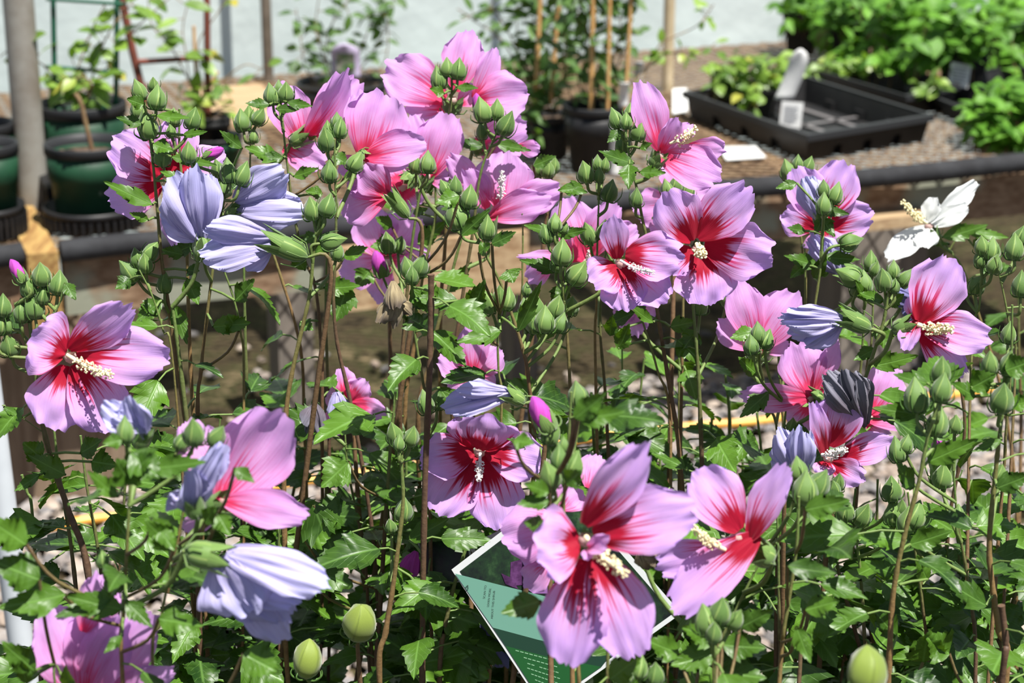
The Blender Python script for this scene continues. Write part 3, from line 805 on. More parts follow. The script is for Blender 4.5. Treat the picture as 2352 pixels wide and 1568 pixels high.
# right hand lush plants
rp = []
specs = [(1845, 25, 110, 130, 'black pot at the far corner of the lush vines against the white wall'),
         (1960, 60, 130, 165, 'black pot under the lush vines beside the far corner pot'),
         (2090, 80, 150, 200, 'black pot under the vines between the labelled pot and the back'),
         (2215, 120, 150, 235, 'black pot with a white printed label below the lush green vines'),
         (2330, 60, 150, 170, 'black pot at the back of the lush vines by the picture edge')]
for (px, pr, w, pb, lb) in specs:
    rp.append(square_pot(px, pr, w, pb, HB + .004, lb, rot=.55, group=None))
regs = [[(1860, 20, 70, 45, 0, .08, 150), (1900, 85, 40, 30, -.05, .06, 50)],
        [(1960, 30, 80, 60, 0, .08, 240), (1975, 120, 60, 30, -.12, .05, 60)],
        [(2090, 50, 90, 80, 0, .1, 320), (2060, 135, 70, 25, -.1, .05, 60)],
        [(2215, 60, 110, 60, 0, .1, 300), (2145, 115, 60, 30, -.08, .05, 60)],
        [(2330, 60, 80, 90, 0, .12, 320), (2300, 150, 60, 40, -.12, .06, 80)]]
for (e_, b_e, r_, h_), rg in zip(rp, regs):
    clump(e_, [(a, b, c, d, b_e.y + e2, f, n_) for (a, b, c, d, e2, f, n_) in rg], M['lush_leaf'], .042)
fe, fb, fr, fh = square_pot(2320, 235, 150, 320, HB + .004, 'black pot buried in bright vines at the bench corner', rot=.3)
clump(fe, [(2315, 260, 80, 70, fb.y - .04, .07, 330), (2270, 270, 40, 50, fb.y - .1, .04, 90), (2330, 320, 50, 22, fb.y - .14, .03, 60)], M['lush_leaf'], .040)
lb = rp[3][1]
flat_label([(2185, 142), (2232, 150), (2222, 203), (2178, 196)], lb.y - .085, 'small white printed label on the black pot under the lush vines', nl=5)
# vine trailing over the rear tray
clump(rp[1][0], [(1940, 150, 80, 14, plane(1940, 160, HB + .05).y, .03, 50), (2135, 195, 35, 18, plane(2135, 210, HB + .05).y, .03, 14)], M['vine_leaf'], .036, name='trailing_vine')
# labels lying on the mesh; the last card stands in for gravel lit through it
for q, lbl in (([(1650, 338), (1735, 336), (1760, 362), (1668, 368)], 'white printed label lying flat on the mesh before the large tray'),
               ([(1880, 180), (1905, 178), (2020, 215), (2000, 226)], 'long white label strip lying on the mesh behind the large tray'),
               ([(1545, 205), (1578, 203), (1580, 255), (1545, 262)], 'white card standing in for sunlit gravel between the tan pole and the large tray')):
    P = [plane(x, y, HB + .004) for x, y in q]
    e = empty('price_label', sum(P, V()) / 4, lbl, 'label')
    b_ = MB(); b_.poly(P); o = b_.build('card', M['label'], e, smooth=False); md = o.modifiers.new('s', 'SOLIDIFY'); md.thickness = .001
    q2 = MB()
    for k in range(5):
        v0 = .15 + .15 * k; f = lambda u, v_: P[0].lerp(P[1], u).lerp(P[3].lerp(P[2], u), v_) + V((0, 0, .0015))
        q2.poly([f(.1, v0), f(.9, v0), f(.9, v0 + .05), f(.1, v0 + .05)])
    q2.build('print', M['print'], e, smooth=False)
#%%SHRUBS
# ================================================================== SHRUBS
def hib_leaf(L, base, tip, w, nrm, rnd, droop=.18, fold=.16):
    a = tip - base; ln = a.length
    if ln < 1e-4: return
    d = a / ln; s = d.cross(nrm)
    if s.length < .05: s = d.cross(V((1, 0, 0)))
    s.normalize(); nn = s.cross(d)
    if nn.z < 0 and abs(nn.z) > .3: nn = -nn; s = -s
    st = ((0, .06, 0), (.06, .34, 0), (.13, .62, .02), (.17, .60, 0), (.25, .92, .05), (.29, .86, .0), (.38, 1.0, .07), (.42, .80, 0), (.52, .74, .05), (.56, .62, 0), (.66, .56, .05), (.70, .44, 0), (.80, .36, .04), (.84, .25, 0), (.93, .14, .02), (1, .01, 0))
    rows = []; uvs = []; tw = R.uniform(-.25, .25)
    ph = R.uniform(0, 6)
    for v, hw, fw in st:
        z = -droop * ln * v * v
        c = base + d * (ln * v) + nn * z
        wv = w * .5 * hw * R.uniform(.93, 1.07)
        row = []
        for u in (-1, -.5, 0, .5, 1):
            fwd = fw * ln * abs(u)
            up = fold * wv * abs(u) * 1.0 + .05 * w * math.sin(v * 9 + ph + u * 2) * abs(u) + tw * wv * u
            row.append(c + s * (wv * u) + d * fwd + nn * up)
        rows.append(row); uvs.append([(.5 + u * .5 * hw, v) for u in (-1, -.5, 0, .5, 1)])
    L.grid(rows, uvs, rnd)

def petal_mesh(bx, by, tx, ty, w, Y, dt=0.0, roll=8.0, cup=.05, bend=.05, ruf=.075, taper=.19, pleat=0.0, corner=.36, NU=27, NV=20):
    B = at(bx, by, Y); T = at(tx, ty, Y + dt); a = T - B; ln = a.length; d = a / ln
    v_ = (B - CAM).normalized(); s = d.cross(v_).normalized()
    s = Quaternion(d, math.radians(roll)) @ s
    n = -(s.cross(d)).normalized()
    if n.dot(v_) > 0: n = -n
    W = 1.06 * w * mpp(B) / max(.35, math.cos(math.radians(roll)))
    sd = R.uniform(0, 100); ph = R.uniform(0, 6.28); fq = R.uniform(5.5, 8)
    m = MB(); rows = []; uvs = []
    for i in range(NV):
        v = i / (NV - 1)
        g = taper + (1 - taper) * math.sin(math.pi / 2 * min(1, v / .68)) ** .85
        if v > .68: g *= 1 - .22 * ((v - .68) / .32) ** 2
        row = []; uvr = []
        for j in range(NU):
            u = -1 + 2 * j / (NU - 1)
            al = v * (1 - corner * (1 - math.sqrt(1 - .9 * u * u)) * v * v)
            al *= 1 + .085 * noise.noise(V((u * 3.5 + sd, sd, 0))) * v ** 3 + .045 * noise.noise(V((u * 11 + sd, 3, 0))) * v ** 5
            e = abs(u) ** 3 * v + v ** 5 * .8
            wd = W * .5 * u * g * (1 + .05 * noise.noise(V((v * 6 + sd, 7 * (u > 0), 1))) * abs(u))
            z = cup * W * (u * u - .3) * g + bend * ln * math.sin(math.pi * v) + ruf * W * e * math.sin(fq * (u * 1.1 + v * .7) + ph) * .8
            z += .07 * W * noise.noise(V((u * 1.8 + sd, v * 2.4, 5))) + .012 * W * noise.noise(V((u * 9 + sd, v * 2.0, 9))) * v + .05 * W * noise.noise(V((u * 5 + sd, v * 5, 2))) * v ** 4
            if pleat:
                z += pleat * W * (.26 * noise.noise(V((u * 2.6 + sd, v * .8, 1))) + .14 * noise.noise(V((u * 7 + sd, v * 1.6, 3))) + .05 * noise.noise(V((u * 17 + sd, v * 2, 4)))) * (.35 + .65 * v)
                wd *= 1 - .10 * pleat * math.sin(v * 5 + ph)
            row.append(B + d * (al * ln) + s * wd + n * z); uvr.append(((u + 1) / 2, v))
        rows.append(row); uvs.append(uvr)
    m.grid(rows, uvs, R.random())
    return m, B

KEEP = [(200, 830, 160, 1.42), (1100, 1060, 150, 1.5), (1400, 1270, 180, 1.14), (1645, 560, 140, 1.6), (1455, 600, 100, 1.56), (610, 1080, 110, 1.2), (640, 1360, 120, 1.15), (1640, 1230, 130, 1.22), (2160, 720, 110, 1.5), (1940, 1020, 90, 1.52), (1180, 430, 100, 1.75), (560, 540, 130, 1.56), (1560, 320, 90, 1.62), (890, 300, 90, 1.66), (860, 580, 90, 1.8), (1050, 180, 150, 1.8), (300, 400, 90, 1.6), (1870, 750, 90, 1.54), (1100, 915, 80, 1.46), (1900, 480, 90, 1.7), (2140, 500, 110, 1.9), (1745, 730, 80, 1.62), (1790, 880, 90, 1.58), (200, 1450, 120, 1.16), (1180, 1440, 150, 1.46), (1100, 1320, 70, 1.46)]
def hides(p):
    d = p - CAM; dep = d.y * CP - d.z * SP
    px = 1176 + d.x / dep * F; py = 784 - (d.y * SP + d.z * CP) / dep * F
    for x, y, r_, Y in KEEP:
        if p.y < Y and (px - x) ** 2 + (py - y) ** 2 < r_ * r_: return True
    return False

class Shrub:
    def __init__(s, name, label, Y, px, cat='shrub', group=None):
        c = at(px, 1568, Y); s.Y = Y
        s.base = V((c.x, Y, 0)); s.stems = []
        s.e = empty(name, s.base, label, cat, group)
        s.nb = 0
    def stem(s, pts, w=9, dY=0.0, dens=1.0, wood=.3, to_base=True, lsize=1.0, wtop=.5):
        Y = s.Y + dY
        P = [at(x, y, Y) for x, y in pts]
        vis = len(P)
        if to_base:
            bp = s.base + V((R.uniform(-.03, .03), R.uniform(-.03, .03), .24))
            last = P[-1]
            P.append(last.lerp(bp, .5) + V(((last.x - bp.x) * .25, 0, 0)))
            P.append(bp)
        sp = smooth_path(P, 6)
        r = w * mpp(P[0]) / 2
        tot = len(sp)
        vs = []; acc = 0
        for i in range(tot):
            if i: acc += (sp[i] - sp[i - 1]).length
            vs.append(acc)
        lnv = max(.25, acc * .6)
        vs = [a / lnv for a in vs]
        cut = wtop > .9
        if cut: vs = [a + .8 for a in vs]
        m = MB(); rad = [r * (wtop + (1 - wtop) * min(1, 2.2 * v)) for v in vs]
        # thicken slightly at the nodes
        m.tube(sp, [q * (1.18 if i % 5 == 0 else 1) for i, q in enumerate(rad)], 8, rnd=wood, vs=vs)
        st = dict(m=m, leaf=MB(), pts=sp, r=r, vs=vs, wood=wood, cut=cut)
        s.stems.append(st)
        # automatic leaves
        step = .024; nxt = .018; acc = 0; side = R.random() * 6.28
        for i in range(1, tot):
            seg = (sp[i] - sp[i - 1]).length
            while nxt < acc + seg:
                p = sp[i - 1].lerp(sp[i], (nxt - acc) / seg)
                nxt += step * R.uniform(.7, 1.3)
                d = p - CAM; dep = d.y * CP - d.z * SP
                py = 784 - (d.y * SP + d.z * CP) / dep * F; 
                if py > 1750: continue
                pr = (.25 if py < 450 else .42 if py < 720 else .5 if py < 900 else .75 if py < 1150 else 1.15) * dens
                k = int(pr) + (R.random() < pr - int(pr))
                for _ in range(k):
                    side += 2.4 + R.uniform(-.6, .6)
                    big = .62 if py < 600 else .85 if py < 900 else 1.15
                    l_ = .040 * big * R.uniform(.65, 1.3) * lsize
                    out = V((math.cos(side), math.sin(side) * .8, R.uniform(-.15, .45))).normalized()
                    pet = p + out * l_ * R.uniform(.3, .75)
                    if hides(pet + out * l_ * .5): continue
                    m.tube([p, p.lerp(pet, .5) + V((0, 0, .002)), pet], .0009, 4, rnd=.2, cap=False, vs=[0, 0, 0])
                    dr = (out + V((0, 0, R.uniform(-.7, .15)))).normalized()
                    hib_leaf(st['leaf'], pet, pet + dr * l_, l_ * R.uniform(.6, .9), V((R.uniform(-.35, .35), R.uniform(-.8, .1), 1)), R.random(), droop=R.uniform(.05, .35), fold=R.uniform(.05, .4))
            acc += seg
        return st
    def near(s, P, below=.012):
        best = None
        for st in s.stems:
            if st['cut']: continue
            for k, q in enumerate(st['pts']):
                dz = P.z - q.z
                if dz < below: continue
                dh = math.hypot(q.x - P.x, q.y - P.y)
                c = (q - P).length + max(0, .9 * dh - dz) * 3 + dh * .6
                if best is None or c < best[0]: best = (c, st, q)
        if best is None: best = (0, s.stems[0], s.stems[0]['pts'][0])
        return best[1], best[2]
    def twig(s, P, r=.0011, direction=None, below=.012, green=True):
        st, q = s.near(P, below)
        ln = (P - q).length
        if ln > .095:            # too far from any branch: a slender stem of its own
            b = s.base + V((R.uniform(-.03, .03), R.uniform(-.03, .03), .24))
            k1 = P + (direction * -.02 if direction is not None else V((0, 0, -.02)))
            path = smooth_path([P, k1, V((k1.x * .88 + b.x * .12, k1.y * .9 + b.y * .1, k1.z - .11)), V((k1.x * .5 + b.x * .5, (k1.y + b.y) / 2, (k1.z + b.z) * .45)), b], 6)
            n_ = len(path); m = MB()
            m.tube(path, [.0012 + .0011 * min(1, i / n_ * 2) for i in range(n_)], 7, rnd=.4, vs=[i / n_ * 1.6 for i in range(n_)])
            st = dict(m=m, leaf=MB(), pts=path, r=.002, vs=[0] * n_, wood=.4, cut=False); s.stems.append(st)
            return st
        mid = q.lerp(P, .5); mid = V((q.x + (P.x - q.x) * .7, q.y + (P.y - q.y) * .7, mid.z))
        if ln < .03 and direction is not None: mid = P - direction * ln * .5
        path = smooth_path([q, mid, P], 5)
        st['m'].tube(path, [r * (1.25 - .25 * i / len(path)) for i in range(len(path))], 6, rnd=.3, vs=[.05] * len(path) if green else [.5] * len(path))
        return st
    def bud(s, x, y, h, ang=0, dY=0.0, kind='bud'):
        Y = s.Y + dY
        C = at(x, y, Y); m_ = mpp(C); hm = h * m_
        a = math.radians(ang)
        up = (V((math.sin(a), 0, math.cos(a))) + V((0, R.uniform(-.3, .3), 0))).normalized()
        base = C - up * hm * .5
        z = up; x_ = z.cross(V((0, 1, 0))).normalized(); y_ = z.cross(x_)
        rot = Matrix((x_, y_, z)).transposed().to_4x4() @ Matrix.Rotation(R.uniform(0, 6.28), 4, 'Z')
        k = s.nb % 4; s.nb += 1
        me, ep = BUDS[kind][k]
        o = bpy.data.objects.new({'bud': 'flower_bud', 'pink': 'flower_bud', 'seed': 'seed_pod'}[kind], me); sc.collection.objects.link(o)
        o.parent = s.e; fat = R.uniform(.92, 1.1)
        o.matrix_local = Matrix.Translation(base - WO[s.e.name]) @ rot @ Matrix.Diagonal((hm * fat, hm * fat, hm, 1))
        if h > 24 and ep:
            c = bpy.data.objects.new('bracts', ep); sc.collection.objects.link(c); c.parent = o
            if kind == 'pink': c.name = 'calyx'
        st = s.twig(base + up * .001, .0012, up)
        return o
    def flower(s, c, petals, Y=None, eye=.30, stamen=None, mat='petal', sepal=None, label=None, name='flower', anther='anther_w', back=False, pedicel=True, throat=True, cupd=0.05, kw={}):
        Y = Y or s.Y
        C = at(c[0], c[1], Y); m_ = mpp(C)
        t = MB(); t.lathe(C + V((0, .004, -.004)), [(.0005, -.004), (.0035, -.002), (.005, .002), (.004, .004)], 12)
        fl = t.build(name, M['throat'] if name == 'flower' else M['bract'], s.e, origin=C)
        if label: fl['label'] = label
        for i, p in enumerate(petals):
            bx, by, tx, ty, w = p[:5]
            dt = p[5] * .01 if len(p) > 5 else (.012 if back else -.014)
            roll = p[6] if len(p) > 6 else 9
            cup = p[7] if len(p) > 7 else cupd
            bend = p[8] if len(p) > 8 else (.07 if back else .05)
            m, B = petal_mesh(bx, by, tx, ty, w, Y + .0006 * i, dt, roll, cup, bend, **kw)
            o = m.build('petal', M[mat], fl, origin=C)
            o['eye'] = float(eye)
        if stamen:
            x0, y0, x1, y1, w = stamen[:5]; dd = stamen[5] * .01 if len(stamen) > 5 else -.022
            A = at(x0, y0, Y - .003); B = at(x1, y1, Y + dd); r = w * m_ * .5
            q = MB(); d = B - A; ln = d.length; dn = d / ln
            mid = A.lerp(B, .5) + V((0, 0, -.002))
            q.tube(smooth_path([A, mid, B], 5), r * .28, 8)
            for k in range(int(90)):
                tt = R.uniform(.25, .97); ph = R.uniform(0, 6.28)
                x_ = dn.cross(V((.2, .3, 1))).normalized(); y_ = dn.cross(x_)
                rr = r * R.uniform(.55, 1.0) * (1 - .35 * tt)
                cc = A.lerp(B, tt) + V((0, 0, -.002)) * math.sin(3.14 * tt)
                e_ = cc + (x_ * math.cos(ph) + y_ * math.sin(ph)) * rr
                q.ball(e_, r * R.uniform(.13, .22))
            for k in range(5):
                ph = k * 1.2566
                e_ = B + dn * r * .45 + (x_ * math.cos(ph) + y_ * math.sin(ph)) * r * .38
                q.tube([B - dn * r * .1, e_], r * .09, 4); q.ball(e_, r * .2)
            q.build('stamen_column', M[anther], fl, origin=C)
        # calyx
        if sepal:
            x0, y0, x1, y1, w = sepal
            A = at(x0, y0, Y - .004 if back else Y + .004); B = at(x1, y1, Y - .006 if back else Y + .002)
        else:
            A = C + V((0, .024, -.012)); B = C + V((0, .006, 0)); w = 26
        d = (B - A); ln = d.length; dn = d / ln; x_ = dn.cross(V((0, 1, .2))).normalized(); y_ = dn.cross(x_)
        q = MB(); rr = w * m_ * .5
        rows = []; uvs = []
        for i, (v, f) in enumerate(((0, .18), (.08, .62), (.22, .9), (.42, 1.0), (.6, .98))):
            rows.append([A + dn * ln * v + (x_ * math.cos(k * .3927) + y_ * math.sin(k * .3927)) * rr * f for k in range(16)]); uvs.append([(k / 16, v) for k in range(16)])
        q.grid(rows, uvs, closed=True)
        for k in range(5):
            a0 = k * 1.2566; pts = []
            f = lambda ph, rad, v: A + dn * ln * v + (x_ * math.cos(ph) + y_ * math.sin(ph)) * rr * rad
            q.grid([[f(a0 - .62, .98, .58), f(a0, 1.02, .58), f(a0 + .62, .98, .58)], [f(a0 - .45, 1.02, .8), f(a0, 1.14, .8), f(a0 + .45, 1.02, .8)], [f(a0 - .16, 1.12, 1.0), f(a0, 1.2, 1.0), f(a0 + .16, 1.12, 1.0)], [f(a0, 1.22, 1.12)] * 3])
            # narrow bracts
            q.tube([f(a0 + .6, .3, .0), f(a0 + .6, 1.25, .15), f(a0 + .6, 1.5, .45)], rr * .07, 4)
        q.build('calyx', M['bud'], fl, origin=C)
        if pedicel: s.twig(A, .0016, dn if sepal else None)
        return fl
    def leaf(s, bx, by, tx, ty, w, dY=-.01, dt=-.005):
        B = at(bx, by, s.Y + dY); T = at(tx, ty, s.Y + dY + dt)
        st, q = s.near(B, -.02)
        best = min(((p - B).length, i, k) for i, t_ in enumerate(s.stems) for k, p in enumerate(t_['pts']))
        st = s.stems[best[1]]; q = st['pts'][best[2]]
        if best[0] > .035:
            st, q = s.near(B, .004)
            st['m'].tube(smooth_path([q, V((q.x + (B.x - q.x) * .7, q.y + (B.y - q.y) * .7, (q.z + B.z) * .5)), B], 4), .0012, 5, rnd=.4, cap=False, vs=[.3] * 9)
        else:
            st['m'].tube([q, q.lerp(B, .5) + V((0, 0, .001)), B], .0011, 5, rnd=.2, cap=False, vs=[0, 0, 0])
        hib_leaf(st['leaf'], B, T, w * mpp(B), V((R.uniform(-.2, .2), -1.0, .8)), R.uniform(.2, .9), droop=-.12, fold=.22)
    def finish(s):
        for st in s.stems:
            o = st['m'].build('stem', M['stem'], s.e)
            if st['leaf'].v: st['leaf'].build('foliage', M['leaf'], o, origin=WO[s.e.name])
        p = MB(); c = s.base
        p.lathe(c, [(.001, .001), (.036, .001), (.044, .24), (.049, .24), (.049, .262), (.044, .262), (.041, .236), (.001, .236)], 28)
        p.build('nursery_pot', M['black_plastic'], s.e)

# --- bud meshes
def make_bud(kind, k):
    rk = random.Random(k * 7 + len(kind))
    prof = {'bud': ((0, .10), (.03, .20), (.10, .285), (.22, .335), (.36, .345), (.5, .315), (.64, .24), (.76, .155), (.87, .085), (.95, .04), (1, .004)),
            'pink': ((0, .10), (.05, .18), (.15, .23), (.3, .25), (.45, .25), (.6, .235), (.75, .19), (.87, .13), (.95, .07), (1, .01)),
            'seed': ((0, .06), (.04, .14), (.12, .24), (.25, .32), (.42, .35), (.6, .33), (.75, .26), (.88, .16), (.96, .07), (1, .01))}[kind]
    m = MB(); rows = []; uvs = []
    bend = rk.uniform(-.06, .06)
    for v, r in prof:
        tw = v * (.5 if kind != 'pink' else 1.6)
        row = []
        for j in range(20):
            a = 6.28318 * j / 20 + tw
            rr = r * (1 + .055 * math.cos(5 * (a - tw)) * min(1, v * 3)) * (1 + (.10 * max(0, math.cos(5 * (a - tw))) if v > .6 else 0))
            row.append(V((rr * math.cos(a) + bend * v * v, rr * math.sin(a) + bend * .5 * v * v, v)))
        rows.append(row); uvs.append([(j / 20, v) for j in range(20)])
    m.grid(rows, uvs, closed=True); m.poly(list(reversed(rows[0])))
    o = m.build('tmp', M[{'bud': 'bud', 'pink': 'magenta', 'seed': 'seed'}[kind]]); me = o.data; me.name = 'flower_bud'
    bpy.data.objects.remove(o)
    e = MB()
    if kind == 'pink':
        for j in range(5):
            a = 1.2566 * j
            f = lambda ph, rad, v: V((rad * math.cos(ph), rad * math.sin(ph), v))
            e.grid([[f(a - .63, .2, 0), f(a, .2, -.01), f(a + .63, .2, 0)], [f(a - .6, .275, .16), f(a, .29, .16), f(a + .6, .275, .16)], [f(a - .42, .275, .36), f(a, .29, .36), f(a + .42, .275, .36)], [f(a, .27, .56)] * 3], rnd=.5)
    for j in range(6):
        a = 1.047 * j + rk.uniform(-.2, .2); lz = rk.uniform(.3, .75) if kind == 'bud' else rk.uniform(.2, .35); fl = rk.uniform(.36, .48)
        pts = [V((.06 * math.cos(a), .06 * math.sin(a), .0)), V((.28 * math.cos(a), .28 * math.sin(a), .02)), V((fl * math.cos(a), fl * math.sin(a), lz * .5)), V((fl * .93 * math.cos(a), fl * .93 * math.sin(a), lz))]
        e.tube(smooth_path(pts, 3), [.03, .03, .03, .028, .027, .025, .022, .018, .014, .006], 4)
    o = e.build('tmp', M['bract'] if kind != 'pink' else M['bud']); me2 = o.data; me2.name = 'bracts'
    bpy.data.objects.remove(o)
    return me, me2
BUDS = {k: [make_bud(k, i) for i in range(4)] for k in ('bud', 'pink', 'seed')}
#%%DATA
WK = dict(pleat=1.0, ruf=.03, taper=.22, corner=.5)
def SH(label, Y, px, **k): return Shrub('rose_of_sharon_shrub', label, Y, px, **k)

# ---------- 1: far-left shrub with the big open bloom
s = SH('rose of sharon with one large wide open pink bloom, beside the wide brown bench leg', 1.42, 210)
s.stem([(68, 740), (82, 860), (95, 960), (120, 1060), (160, 1180), (200, 1300), (225, 1568)], 16, 0, .45, .1)
s.stem([(122, 965), (135, 1080), (160, 1230), (180, 1400), (200, 1568)], 11, .03, .9, .2)
s.stem([(185, 1000), (200, 1120), (225, 1260), (240, 1400), (245, 1568)], 10, .05, 1.1, .2)
s.stem([(35, 700), (50, 760), (75, 830)], 9, 0, .2, .2, False)
s.stem([(140, 690), (120, 730), (80, 800)], 8, -.01, .2, .2, False)
s.stem([(50, 1090), (62, 1130), (75, 1190), (95, 1568)], 12, .10, .25, 0)
s.stem([(5, 930), (60, 965), (95, 990)], 5, 0, .3, .3, False)
s.stem([(300, 1000), (285, 1150), (265, 1568)], 9, .06, 1.2, .2)
s.flower((158, 815), [(150, 812, 72, 772, 150, -1, 4), (160, 803, 300, 700, 92, -2.0, 18), (176, 812, 388, 822, 128, -2.5, -8), (172, 835, 262, 990, 130, -1.5, -10), (155, 840, 118, 985, 142, -2, 6)], 1.40, .34, (155, 815, 250, 860, 36, -3.5), anther='anther_y', label='widest open flower')
for b in ((40, 622, 62, -32, 0, 'pink'), (95, 628, 60, 0), (135, 648, 60, 8), (78, 700, 66, -5), (50, 712, 58, 0), (20, 790, 62, -8), (8, 700, 56, 0), (98, 672, 54, 4), (62, 655, 58, -15), (18, 745, 40, 0), (-5, 740, 60, -5)): s.bud(*b)
for l in ((60, 830, 96, 850, 26), (10, 935, 55, 962, 20), (150, 650, 175, 690, 35), (95, 1050, 50, 1015, 60), (150, 1090, 60, 1045, 60), (90, 1090, 35, 1130, 40), (185, 1040, 240, 1010, 60), (210, 1060, 270, 1070, 70)): s.leaf(*l)
s.finish(); S1 = s

# ---------- 2: blurred front-left shrub
s = SH('blurred rose of sharon with a big drooping faded lavender bloom, at the lower corner', 1.13, 330)
s.stem([(290, 1010), (298, 1120), (292, 1250), (284, 1400), (282, 1568)], 12, 0, .5, .9, lsize=.9)
s.stem([(412, 1250), (388, 1330), (368, 1430), (352, 1568)], 11, .02, .4, .9)
s.stem([(445, 1010), (435, 1100), (420, 1180), (405, 1260), (385, 1360)], 9, .05, .3, .7, False)
s.stem([(150, 1568), (130, 1600)], 9, .0, .3, .5)
# big side-lit bloom
s.flower((515, 1145), [(505, 1150, 648, 948, 175, 1.2, 14, .18, -.05), (512, 1150, 706, 1188, 88, -1.5, -10), (500, 1130, 432, 965, 105, 2.5, 10), (508, 1160, 420, 1218, 50, 1.5, -20)], 1.17, .16, None, mat='petal_back', sepal=(475, 1168, 520, 1150, 52), label='large pale pink bloom seen from behind', back=True)
s.flower((460, 1130), [(430, 1150, 505, 1030, 66, -1, 10), (420, 1160, 390, 1135, 60, 0, -15), (440, 1175, 440, 1080, 80, -1.5, 20), (480, 1110, 515, 1015, 60, 0, -20)], 1.11, .1, None, 'wilt', (455, 1190, 440, 1140, 50), 'faded lavender bloom', 'faded_flower', back=True, throat=False, kw=WK)
s.flower((295, 990), [(330, 1010, 240, 925, 80, 0, 10), (330, 1000, 290, 915, 70, -1, -15), (345, 985, 262, 950, 60, -1, 10)], 1.16, .1, None, 'wilt', (320, 1030, 330, 990, 44), 'faded lavender bloom', 'faded_flower', back=True, kw=WK)
s.flower((515, 1280), [(512, 1275, 575, 1415, 165, -1, 20), (520, 1270, 755, 1345, 105, -1, -25, -.1), (515, 1280, 670, 1420, 150, 1.2, 8), (540, 1330, 660, 1470, 110, 2, -10), (515, 1280, 700, 1380, 120, -.2, 12)], 1.10, .1, None, 'wilt', (425, 1265, 525, 1285, 66), 'large drooping pale lavender bloom', 'faded_flower', back=True, kw=dict(pleat=.7, ruf=.03, taper=.28, corner=.45))
s.flower((205, 1590), [(180, 1600, 110, 1395, 150, 1, 20, .1), (195, 1600, 232, 1365, 120, 1.5, -10, .1), (190, 1450, 240, 1318, 100, 1.8, 20, .3), (215, 1600, 350, 1405, 110, .5, 10), (225, 1600, 400, 1540, 70, -1, 10), (195, 1600, 285, 1420, 110, -.5, -20)], 1.15, .16, None, 'petal_back', None, 'upward facing pink bloom cut off by the lower edge', back=True)
for b in ((287, 985, 66, -5, -.02), (445, 990, 76, 0, .0), (420, 1010, 50, 25, .05), (262, 1330, 66, 8, .0), (235, 1280, 44, -10), (500, 1000, 60, 30, .04)): s.bud(*b)
for l in ((300, 1110, 262, 1160 - 110, 80), (300, 1040, 370, 1100, 90), (285, 1100, 360, 1040, 90), (340, 1075, 480, 1065, 64), (270, 1140, 195, 1080, 50), (280, 1010, 235, 1020, 40), (540, 1075, 585, 1110, 40), (350, 1190, 400, 1265, 60), (400, 1260, 330, 1190, 70), (280, 1400, 150, 1370, 70), (290, 1380, 350, 1440, 50), (150, 1365, 0, 1400, 90), (90, 1330, -20, 1290, 110), (60, 1250, -30, 1190, 90), (365, 1420, 470, 1440, 80), (255, 1375, 130, 1420, 60), (80, 1540, 0, 1470, 70), (60, 1568, 50, 1510, 40), (160, 1590, 155, 1520, 50), (470, 1200, 500, 1160, 50), (500, 1180, 530, 1230, 50), (560, 1500, 640, 1545, 100), (280, 1460, 240, 1500, 30)): s.leaf(*l, dY=-.03)
s.finish()

# ---------- 3: tall back-left shrub
s = SH('tall rose of sharon with three faded blue lavender blooms high beside the green pots', 1.55, 440)
s.stem([(338, 270), (346, 330), (354, 400), (363, 500), (372, 600), (390, 720), (408, 850), (430, 1000), (445, 1200), (450, 1568)], 11, 0, .35, .5)
s.stem([(412, 250), (412, 330), (418, 420), (428, 540), (432, 680), (438, 850), (450, 1100), (455, 1568)], 10, .03, .6, .8)
s.stem([(530, 400), (515, 460), (503, 520), (490, 610), (476, 720), (462, 850), (455, 1000)], 10, .01, .5, .6)
s.stem([(396, 705), (408, 790), (425, 930), (450, 1150), (462, 1568)], 15, -.02, .8, 0)
s.stem([(510, 610), (535, 680), (552, 760), (560, 900)], 8, .05, .5, 1)
s.stem([(560, 610), (563, 760), (566, 900), (560, 1100)], 11, .08, .6, .1)
s.stem([(320, 620), (350, 680), (375, 760), (400, 860)], 7, -.02, .7, .9)
s.flower((385, 410), [(378, 402, 258, 320, 120, -1, 8), (370, 425, 246, 462, 105, -1, -6), (388, 392, 420, 262, 95, 1, 6), (400, 398, 515, 352, 72, 1, -10), (388, 440, 403, 566, 52, 0, 10)], 1.58, .34, (372, 418, 392, 410, 26, -3), anther='anther_y')
s.flower((468, 545), [(470, 555, 400, 400, 120, -.5, 12, -.15), (466, 550, 445, 380, 90, -1, -14, -.2), (474, 540, 480, 395, 60, 1, 25), (468, 548, 375, 480, 90, 0, 8)], 1.53, .1, None, 'wilt', (455, 600, 470, 545, 34), 'fan shaped faded blue lavender bloom', 'faded_flower', back=True, kw=dict(pleat=.5, ruf=.05, taper=.18, corner=.45))
s.flower((545, 470), [(538, 462, 662, 395, 92, -1, 14, -.1), (540, 482, 700, 480, 96, -1.5, -14, -.15), (545, 488, 640, 520, 70, 0, 20)], 1.56, .1, None, 'wilt', (520, 495, 548, 475, 30), 'folded faded lavender bloom facing sideways', 'faded_flower', back=True, kw=dict(pleat=.5, ruf=.05, taper=.2, corner=.4))
s.flower((610, 560), [(622, 560, 460, 590, 90, -1, 18, -.15), (625, 545, 470, 525, 70, -1.3, -14, -.2), (620, 575, 560, 612, 60, 0, 8), (610, 550, 500, 560, 90, .5, 8)], 1.51, .1, None, 'wilt', (706, 590, 602, 545, 52), 'pale lavender bloom hanging from a long green calyx', 'faded_flower', back=True, kw=dict(pleat=.6, ruf=.04, taper=.25, corner=.4))
